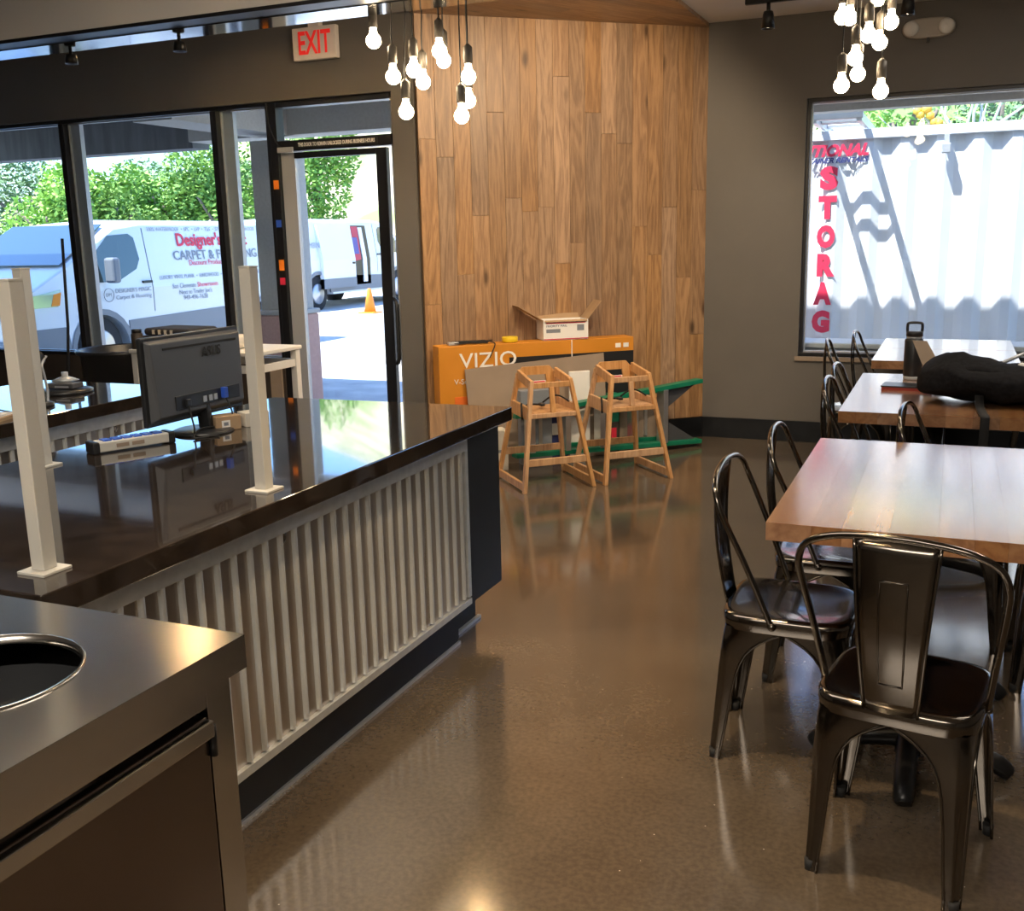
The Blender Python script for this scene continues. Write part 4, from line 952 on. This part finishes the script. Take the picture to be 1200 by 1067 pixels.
def ribbon(pts, w, name, mt, parent, wd=(1, 0, 0), th=.003):
    P = spline(pts, 5); m = MB(); wv_ = Vector(wd).normalized()*w/2; vs = []
    for p in P: vs += [p-wv_, p+wv_]
    m.add(vs, [(2*i, 2*i+1, 2*i+3, 2*i+2) for i in range(len(P)-1)], True); return m.build(name, M_[mt], parent, solid=th)
ribbon([(-.10, -.19, .05), (-.10, -.24, .01), (-.10, -.36, .005), (-.10, -.45, .005), (-.10, -.462, -.01), (-.10, -.466, -.05), (-.10, -.464, -.13)], .034, 'strap', 'straps', bk)
ribbon([(-.25, -.1, .13), (-.1, -.17, .155), (.05, -.2, .12), (.2, -.2, .06)], .05, 'shoulder_strap', 'fabric', bk, (0, .7, .7), .006)
m = MB(); m.tube([(-.01, .02, .155), (.12, .08, .21)], .008, 8); m.build('pen', M_['alu'], bk)
m = MB(); m.tube([(-.04, -.0, .145), (.0, .02, .16)], .011, 8); m.build('pen_cap', M_['plasticm'], bk)
MB().lathe([(0, 0), (.016, .006), (.016, .02), (0, .026)], 12, (.07, -.04, .145)).build('key_tag', M_['whitep'], bk)
bk2 = thing('black_pouch', 'black fabric pouch lying behind the backpack at the right picture edge', 'pouch', (.30, 5.25, .765))
bm = bmesh.new(); bmesh.ops.create_uvsphere(bm, u_segments=24, v_segments=14, radius=1)
for v in bm.verts:
    c = v.co; n_ = NO.noise(c*2.3)*.012; v.co = Vector((c.x*.16+n_, c.y*.11+n_, max(.001, .05+math.copysign(abs(c.z)**.7, c.z)*.055+n_)))
me = bpy.data.meshes.new('pouch_body'); bm.to_mesh(me); bm.free(); me.polygons.foreach_set('use_smooth', [True]*len(me.polygons)); me.materials.append(M_['fabric'])
o = bpy.data.objects.new('pouch_body', me); COL.objects.link(o); o.parent = bk2
MB().tube(spline([(-.1, -.09, .07), (0, -.1, .09), (.1, -.09, .07)], 6), .004, 6).build('zip', M_['plasticm'], bk2)

# ------------------------------------------------------------ high chairs (local front +y -> rotated to face camera right)
def highchair(x, y, rz, label):
    t = thing('high_chair', label, 'high chair', (x, y, 0), rz, 'wooden restaurant high chairs')
    bxf, byf = .225, .235; txf, tyf = .125, .115; ZH = .70
    def P(sx, sy, z): u = z/ZH; return Vector((sx*(bxf+(txf-bxf)*u), sy*(byf+(tyf-byf)*u), z))
    for sx, sy in ((1, -1), (-1, -1), (1, 1), (-1, 1)):
        a, b = P(sx, sy, 0), P(sx, sy, ZH if sy < 0 else ZH+.02)
        w1, w2 = .017, .012; m = MB()
        m.hexa([(a.x-w2, a.y-w1, 0), (a.x+w2, a.y-w1, 0), (a.x+w2, a.y+w1, 0), (a.x-w2, a.y+w1, 0)], [(b.x-w2, b.y-w1, b.z), (b.x+w2, b.y-w1, b.z), (b.x+w2, b.y+w1, b.z), (b.x-w2, b.y+w1, b.z)])
        m.build('leg', M_['hc'], t, bevel=.003)
    M_h = M_['hc']
    def rail(p, q, w, h, name='rail'):
        m = MB(); m.bar(p, q, h, w) if abs((Vector(q)-Vector(p)).z) > .3 else m.bar(p, q, w, h); return m.build(name, M_h, t, bevel=.003)
    for sx in (-1, 1):
        rail(P(sx, -1, .035), P(sx, 1, .035), .02, .05, 'runner')
        rail(P(sx, -1, .67), P(sx, 1, .715), .02, .06, 'arm_rail')
        rail(P(sx, -1, .49), P(sx, 1, .50), .02, .085, 'side_panel')
    for sy in (-1, 1): rail(P(-1, sy, .185), P(1, sy, .185), .02, .045, 'stretcher')
    rail(P(-1, -1, .665), P(1, -1, .665), .02, .035, 'front_rail')
    rail(P(-1, -1, .475), P(1, -1, .475), .02, .03, 'seat_front_rail')
    c = P(0, -1, .49); rail((0, c.y+.0, .49), (0, P(0, -1, .65).y, .65), .03, .02, 'crotch_post')
    s0, s1 = P(1, -1, .49), P(1, 1, .50); B(-s0.x+.012, s0.x-.012, s0.y+.012, s1.y-.012, .482, .494).build('seat_board', M_h, t, bevel=.002)
    # backrest board with hand slot, trapezoid top
    yb = P(0, 1, .72).y+.01
    m = MB()
    for poly in ([(-.125, .62), (.125, .62), (.125, .655), (-.125, .655)], [(-.125, .655), (-.07, .655), (-.062, .70), (-.125, .70)], [(.07, .655), (.125, .655), (.125, .70), (.062, .70)], [(-.125, .70), (.125, .70), (.125, .715), (.09, .755), (-.09, .755), (-.125, .715)]):
        k = len(poly); vs = [(x_, yb, z) for x_, z in poly]+[(x_, yb+.018, z) for x_, z in poly]
        m.add(vs, [tuple(range(k)), tuple(reversed(range(k, 2*k)))]+[(i, k+i, k+(i+1) % k, (i+1) % k) for i in range(k)])
    br = m.build('backrest', M_h, t, fixn=True)
    B(-.06, .06, yb-.003, yb, .63, .66).build('label_sticker', M_['whitep'], br); B(-.055, .055, yb-.004, yb-.003, .648, .656).build('label_print', M_['red'], br)
    t.scale = (1, 1, .94)
    s_ = P(-1, -1, .5)
    MB().tube(spline([(s_.x-.02, s_.y+.08, .55), (s_.x-.03, s_.y+.05, .50), (s_.x-.02, s_.y+.07, .45), (s_.x, s_.y+.1, .48), (s_.x+.03, s_.y+.12, .53), (-.02, .0, .52)], 6), .006, 6).build('strap', M_['straps'], t)
    MB().tube(spline([(.0, .02, .53), (.05, .0, .57), (.1, -.01, .57), (s_.x*-1, s_.y+.1, .53)], 6), .006, 6).build('strap', M_['straps'], t)
    B(-.03, .0, -.02, .02, .51, .53).build('buckle', M_['plastic'], t, bevel=.004)
    return t
HR = R(43)
highchair(-2.275, 5.77, HR, 'wooden high chair on the left, nearer the counter end')
highchair(-1.885, 6.12, HR, 'wooden high chair on the right, in front of the open ladder end')

# ------------------------------------------------------------ items against the plank wall (local frame of the wall: x along, -y to the room)
def wl(x, y, z=0): v = WA @ Vector((x, y, z)); return (v.x, v.y, v.z)
tv = thing('television_carton', 'large orange television carton with white lettering leaning on the plank wall', 'carton', wl(.0, 0, 0), ang)
x0, x1 = .03, 1.44
B(x0, x1, -.20, -.045, 0, .80).build('carton_body', M_['orange'], tv, bevel=.004)
B(.52, x1-.003, -.203, -.199, .10, .705).build('black_print', M_['plastic'], tv)
text('VIZIO', 'lettering', M_['whitep'], tv, .19, frameM((.17, -.2035, .70), (1, 0, 0), (0, 0, 1)), .0008, .001, fit=.40, fith=.10)
text('V-Series', 'lettering', M_['whitep'], tv, .05, frameM((.13, -.2035, .56), (1, 0, 0), (0, 0, 1)), .0008)
B(.13, .22, -.2035, -.199, .36, .46).build('red_print', M_['orange2'], tv)
for k in range(2): B(1.30+k*.06, 1.34+k*.06, -.2035, -.199, .73, .76).build('icon_print', M_['whitep'], tv)
B(.97, .976, -.204, -.198, .55, .80).build('white_strap', M_['whitep'], tv)
gb = thing('cardboard_sheet', 'flat grey brown cardboard sheet leaning on the orange television carton', 'cardboard', wl(.22, -.26, 0), ang)
m = MB(); m.hexa([(0, -.05, 0), (.98, -.05, 0), (.98, -.04, 0), (0, -.04, 0)], [(-.02, .035, .645), (.98, .035, .70), (.98, .045, .70), (-.02, .045, .645)]); m.build('sheet', M_['cardg'], gb)
sb = thing('open_carton', 'open white shipping carton with raised brown flaps on top of the television carton', 'carton', wl(.94, -.11, .803), ang-R(4))
w_, d_, h_ = .16, .085, .135
m = MB(); th = .004
m.box(-w_, w_, -d_, -d_+th, 0, h_); m.box(-w_, w_, d_-th, d_, 0, h_); m.box(-w_, -w_+th, -d_+th, d_-th, 0, h_); m.box(w_-th, w_, -d_+th, d_-th, 0, h_); m.box(-w_, w_, -d_, d_, -.0, th); m.build('carton_body', M_['whitep'], sb)
M_['inner'] = M_['card']
m = MB(); m.add([(-w_, -d_, h_), (-w_, d_, h_), (-w_-.17, d_, h_+.10), (-w_-.17, -d_, h_+.10)], [(0, 1, 2, 3)]); m.build('flap', M_['card'], sb, solid=.004)
m = MB(); m.add([(w_, -d_, h_), (w_, d_, h_), (w_+.10, d_, h_+.12), (w_+.10, -d_, h_+.12)], [(0, 1, 2, 3)]); m.build('flap', M_['card'], sb, solid=.004)
m = MB(); m.add([(-w_+.01, d_, h_), (w_-.01, d_, h_), (w_-.01, d_+.03, h_+.03), (-w_+.01, d_+.03, h_+.03)], [(0, 1, 2, 3)]); m.build('flap', M_['card'], sb, solid=.004)
m = MB(); m.add([(-w_+.01, -d_-.002, h_), (w_-.01, -d_-.002, h_), (w_-.01, -d_-.012, h_-.012), (-w_+.01, -d_-.012, h_-.012)], [(0, 1, 2, 3)]); m.build('flap', M_['card'], sb, solid=.003)
B(-w_+.02, w_-.02, -d_-.001, -d_, h_-.024, h_-.017).build('red_line', M_['red'], sb); B(-w_, w_, -d_-.001, -d_, .003, .009).build('red_line', M_['red'], sb)
text('PRIORITY MAIL', 'lettering', M_['navy'], sb, .022, frameM((-w_+.02, -d_-.001, .095), (1, 0, 0), (0, 0, 1)), .0003)
B(-w_+.02, -.04, -d_-.001, -d_, .05, .075).build('print', M_['grey'], sb); B(.08, .13, -d_-.001, -d_, .06, .10).build('print', M_['grey'], sb)
tp = thing('tape_roll', 'yellow tape roll on top of the television carton', 'tape', wl(.55, -.13, .803)); MB().lathe([(.03, 0), (.052, 0), (.054, .004), (.054, .03), (.052, .034), (.03, .034), (.03, 0)], 24, caps=False).build('roll', M_['yellow'], tp, fixn=True)
MB().lathe([(.0, .004), (.028, .004), (.028, .030), (.0, .030)], 20).build('core', M_['yellow'], tp)
cbk = thing('cable_bundle', 'tangle of black cables lying on the left end of the television carton', 'cables', wl(.28, -.12, .803), ang)
for k in range(3):
    m = MB(); pts = [(random.uniform(-.16, .16), random.uniform(-.05, .05), .006+.012*random.random()) for _ in range(8)]; m.tube(spline(pts, 5), .005, 6); m.build('cable', M_['rubber'], cbk)
MB().tube(spline([(.12, -.05, .01), (.14, -.085, .0), (.12, -.09, -.05), (.10, -.09, -.09)], 5), .004, 6).build('cable', M_['rubber'], cbk)
B(-.17, -.1, -.05, .0, 0, .02).build('adapter', M_['alu'], cbk, bevel=.003)

# green stepladder lying on its side
lx = MB()
A = Vector((-2.58, 6.0, 0)); Bp = Vector((-1.64, 7.14, 0)); dv_ = (Bp-A); Ll = 1.75; la = math.atan2(dv_.y, dv_.x)
lt = thing('green_stepladder', 'green fibreglass stepladder with metal steps lying on its side behind the high chairs', 'ladder', (-2.58, 6.0, 0), la)
# front section rails: bottom rail on the floor, top rail raised; they converge slightly to the ladder top (left end)
def rail2(p, q, w, h, nm, mt): m = MB(); m.bar(p, q, w, h); return m.build(nm, M_[mt], lt, bevel=.003)
rail2((0, 0, .10), (1.5, 0, .035), .075, .03, 'rail', 'green'); rail2((0, 0, .36), (1.5, 0, .47), .075, .03, 'rail', 'green')
for x in (.12, .39, .66, .93, 1.18):
    u = x/1.5; zt_ = .36+.11*u; zb_ = .10-.07*u
    B(x-.02, x+.02, -.04, .045, zb_+.012, zt_-.012).build('step', M_['ladalu'], lt, bevel=.003)
for zz, zs_, nm in ((.45, -1, 'brace'), (.055, 1, 'brace')):
    m = MB(); vs = [(1.2, .0, zz), (1.46, .0, zz), (1.2, .0, zz+zs_*.16)]; m.add(vs+[(a, b+.006, c) for a, b, c in vs], [(0, 1, 2), (5, 4, 3), (0, 3, 4, 1), (1, 4, 5, 2), (2, 5, 3, 0)]); m.build(nm, M_['plasticm'], lt, fixn=True)
# rear section folded against it
rail2((.05, .10, .12), (1.35, .10, .06), .03, .03, 'rear_rail', 'green'); rail2((.05, .10, .34), (1.35, .10, .42), .03, .03, 'rear_rail', 'green')
for x in (.25, .7, 1.1): B(x-.012, x+.012, .09, .11, .10, .36).build('rear_rung', M_['ladalu'], lt)

# clutter on the floor between the ladder and the carton
def clut(name, label, cat, x, y, rz, parts, grp=None):
    t = thing(name, label, cat, wl(x, y, 0), ang+rz, grp)
    for nm, dims, mt in parts: B(*dims).build(nm, M_[mt], t, bevel=.004)
    return t
clut('white_board', 'white board standing upright behind the left high chair', 'board', .90, -.335, 0, [('panel', (0, .15, 0, .015, 0, .60), 'whitep')])
clut('plastic_bag', 'clear grey bag of cables leaning on the cardboard sheet', 'bag', .53, -.35, 0, [('bag_body', (0, .22, -.04, .03, 0, .50), 'grey')])
clut('supply_box', 'low white box on the floor under the ladder', 'box', .26, -.50, 0, [('box_body', (0, .14, 0, .12, .0, .27), 'towelw'), ('band', (.0, .14, -.001, 0, .12, .14), 'grey')])
clut('product_box', 'narrow green and black printed box behind the right high chair', 'box', 1.21, -.285, 0, [('box_body', (0, .08, 0, .07, .22, .42), 'green'), ('lower_panel', (0, .08, 0, .07, 0, .22), 'sillw'), ('print', (.02, .06, -.002, 0, .10, .18), 'red')])
clut('dark_case', 'dark blue case standing behind the ladder', 'case', .66, -.36, 0, [('case_body', (0, .22, 0, .03, 0, .42), 'navy'), ('stripe', (0, .22, -.002, 0, .18, .26), 'whitep')])
clut('brown_carton', 'plain brown carton behind the ladder steps', 'carton', 1.33, -.29, 0, [('carton_body', (-.02, .30, .04, .08, 0, .36), 'cardg')])

# ------------------------------------------------------------ signs and ceiling fittings
ex = thing('exit_sign', 'white exit sign with red letters above the entrance door', 'sign', (-3.97, DY-.03, 2.67))
B(-.17, .17, -.02, .02, 0, .205).build('housing', M_['signw'], ex, bevel=.006)
text('EXIT', 'lettering', M_['exitred'], ex, .20, frameM((0, -.0215, .10), (1, 0, 0), (0, 0, 1)), .001, .004, sx=.62, align='CENTER')
B(-.04, .04, -.02, .03, .205, .25).build('mount', M_['signw'], ex)
el = thing('emergency_light', 'cream twin emergency light above the side window', 'light', (-.255, CY-.03, 2.75))
m = MB(); sh = [(.16*math.copysign(abs(math.cos(t))**.7, math.cos(t)), .062*math.copysign(abs(math.sin(t))**.85, math.sin(t))) for t in [2*PI*k/32 for k in range(32)]]
m.prism(sh, 0, .05, Matrix.Translation((0, .03, 0)) @ Matrix.Rotation(PI/2, 4, 'X')); m.build('housing', M_['eml'], el, bevel=.012, seg=3, fixn=True)
for x in (-.105, .105): MB().lathe([(.048, 0), (.046, .02), (.03, .03), (0, .034)], 20, (x, -.02, 0), Matrix.Rotation(PI/2, 4, 'X')).build('lamp_head', M_['white'], el, fixn=True)
B(-.008, .008, -.02, .02, -.085, -.06).build('test_button', M_['plastic'], el)
tr_ = thing('track_light', 'black track light rail on the ceiling in front of the window wall', 'track light', (-1.07, 6.75, 2.86))
B(-.22, 1.4, -.018, .018, 0, .03).build('rail', M_['blackm'], tr_)
for x in (-.08, .72):
    m = MB(); m.tube([(x, 0, 0), (x, 0, -.06)], .012, 10); hd = m.build('stem', M_['blackm'], tr_)
    MB().lathe([(.012, -.045), (.028, -.05), (.033, -.07), (.042, -.15), (.036, -.15), (.03, -.12), (0, -.12)], 20, (x, 0, 0)).build('lamp_head', M_['blackm'], tr_)
    MB().lathe([(.034, -.138), (0, -.137)], 20, (x, 0, 0)).build('lamp_lens', M_['lens'], tr_)
for x, y in ((-1.08, 6.75), (-.28, 6.75)): spot_light(x, y, 2.73, 9, 90, (x, y+.15, 0), (1, .85, .66))

# unseen ceiling lights, added so the steel cabinet mirrors warm lenses
def added_downlight(x, y, label, power=0):
    t = thing('unseen_ceiling_light', label, 'ceiling light', (x, y, ZC-.012), group='added unseen ceiling lights')
    MB().lathe([(.075, .0), (.095, .002), (.095, .011), (.06, .011)], 28, caps=False).build('trim_ring', M_['white'], t)
    MB().lathe([(.074, .006), (0, .006)], 28).build('lens', M_['lens'], t)
    if power: spot_light(x, y, ZC-.03, power, 100, (x, y, 0), (1, .8, .58))  # added spot under each unseen ceiling light
for i_, (x, y) in enumerate([(-4.6, 5.15), (-3.7, 5.15), (-3.9, 4.4), (-1.2, .6), (1.2, 3.2), (1.3, 6.0), (-2.6, 2.4), (.2, -1.0)]):
    added_downlight(x, y, 'added unseen round ceiling light '+['above the storefront windows, left', 'above the storefront windows, right', 'between the header beam and the storefront', 'above the waste cabinet', 'above the aisle beside the nearest table', 'near the side window', 'above the two service counters', 'behind the viewer'][i_], 12)
wcl = thing('unseen_ceiling_light', 'small recessed ceiling light in the oak ceiling panel', 'ceiling light', (-2.62, 5.35, 2.885))
MB().lathe([(.05, .0), (.065, .002), (.065, .008), (.05, .008)], 24, caps=False).build('trim_ring', M_['blackm'], wcl); MB().lathe([(.049, .004), (0, .004)], 24).build('lens', M_['lens'], wcl)
spot_light(-2.62, 5.35, 2.87, 25, 100, (-2.62, 5.3, 0), (1, .78, .52))
for x, nm in ((-3.87, 'small black spotlight under the left part of the hanging header'), (-3.23, 'small black spotlight under the hanging header, nearer the exit sign')):
    t = thing('spotlight', nm, 'spotlight', (x, 3.85, 2.396)); MB().tube([(0, 0, 0), (0, 0, -.02)], .008, 8).build('stem', M_['blackm'], t); MB().lathe([(.012, -.018), (.025, -.02), (.03, -.06), (.026, -.06), (0, -.05)], 16).build('lamp_head', M_['blackm'], t)
# pendant bulbs
def bulb_mesh():
    prof = []
    for k in range(15):
        a = PI*k/14*.80; prof.append((.031*math.sin(a), -.031*math.cos(a)))
    prof = [(max(r, 0), z) for r, z in prof]+[(.0135, .042), (.013, .055)]
    m = MB(); m.lathe(prof, 20); return m
proto_b = None
def pendant(p, top, label, grp):
    global proto_b
    t = thing('pendant_bulb', label, 'pendant lamp', p, 0, grp)
    if proto_b is None:
        b = bulb_mesh().build('bulb', M_['bulb'], t); s = MB().lathe([(.0145, .05), (.019, .052), (.019, .115), (.012, .122), (.004, .13), (0, .13)], 16).build('socket', M_['brass'], t); proto_b = (b, s)
    else:
        for q in proto_b: c = q.copy(); COL.objects.link(c); c.parent = t
    dx, dy, dz = top[0]-p[0], top[1]-p[1], top[2]-p[2]
    MB().tube(spline([(0, 0, .128), (0, 0, .2), (dx*.25, dy*.25, .2+(dz-.2)*.5), (dx, dy, dz)], 5), .003, 6).build('cord', M_['rubber'], t)
CL1 = [(-2.262, 3.888, 2.300), (-2.178, 3.890, 2.154), (-2.102, 3.929, 2.179), (-2.123, 4.047, 2.148), (-2.010, 3.986, 2.253), (-2.063, 4.128, 2.240), (-1.894, 4.012, 2.147), (-1.950, 4.125, 2.069), (-1.909, 3.968, 1.990), (-2.120, 3.882, 2.012)]
nm1 = ['leftmost bulb, highest beside the exit sign', 'second from the left before the dark wall', 'left one of the touching pair at the plank edge', 'right one of the touching pair at the plank edge', 'highest bulb in front of the planks', 'bulb touching the highest one on the planks', 'top one of the vertical row of three at the right', 'middle one of the vertical row of three at the right', 'lowest bulb of the vertical row of three at the right', 'lowest bulb over the top corner of the door']
for (x, y, z), nm in zip(CL1, nm1):
    cx_, cy_ = -2.05, 4.05
    pendant((x, y, z), (cx_+(x-cx_)*.55, cy_+(y-cy_)*.55+.1, 2.87), 'lit pendant bulb, left cluster: '+nm, 'pendant bulbs of the left cluster')
can = thing('pendant_canopy', 'black ceiling canopy of the left pendant cluster', 'canopy', (-2.05, 4.18, 2.865)); MB().lathe([(.16, 0), (.16, .028), (0, .028)], 32).build('canopy_plate', M_['blackm'], can)
CL2 = [(-0.494, 4.666, 2.354), (-0.482, 4.845, 2.380), (-0.390, 4.694, 2.279), (-0.359, 4.885, 2.276), (-0.435, 4.653, 2.188), (-0.434, 4.787, 2.142), (-0.480, 4.608, 2.079), (-0.330, 4.666, 2.052), (-0.316, 4.853, 2.349), (-0.364, 4.739, 2.426)]
nm2 = ['left one of the touching pair at the top left', 'right one of the touching pair at the top left', 'left one of the pair in the upper middle', 'right one of the pair in the upper middle', 'middle one, just above another', 'bulb just under the middle one', 'lowest left bulb above the window corner', 'lowest right bulb above the window frame', 'right bulb nearest the emergency light', 'highest, cut by the picture top']
for (x, y, z), nm in zip(CL2, nm2):
    pendant((x, y, z), (-.4+(x+.4)*.5, 4.72, 2.89), 'lit pendant bulb, right cluster: '+nm, 'pendant bulbs of the right cluster')
can = thing('pendant_canopy', 'black ceiling canopy of the right pendant cluster', 'canopy', (-.4, 4.72, 2.89)); MB().lathe([(.16, 0), (.16, .028), (0, .028)], 32).build('canopy_plate', M_['blackm'], can)
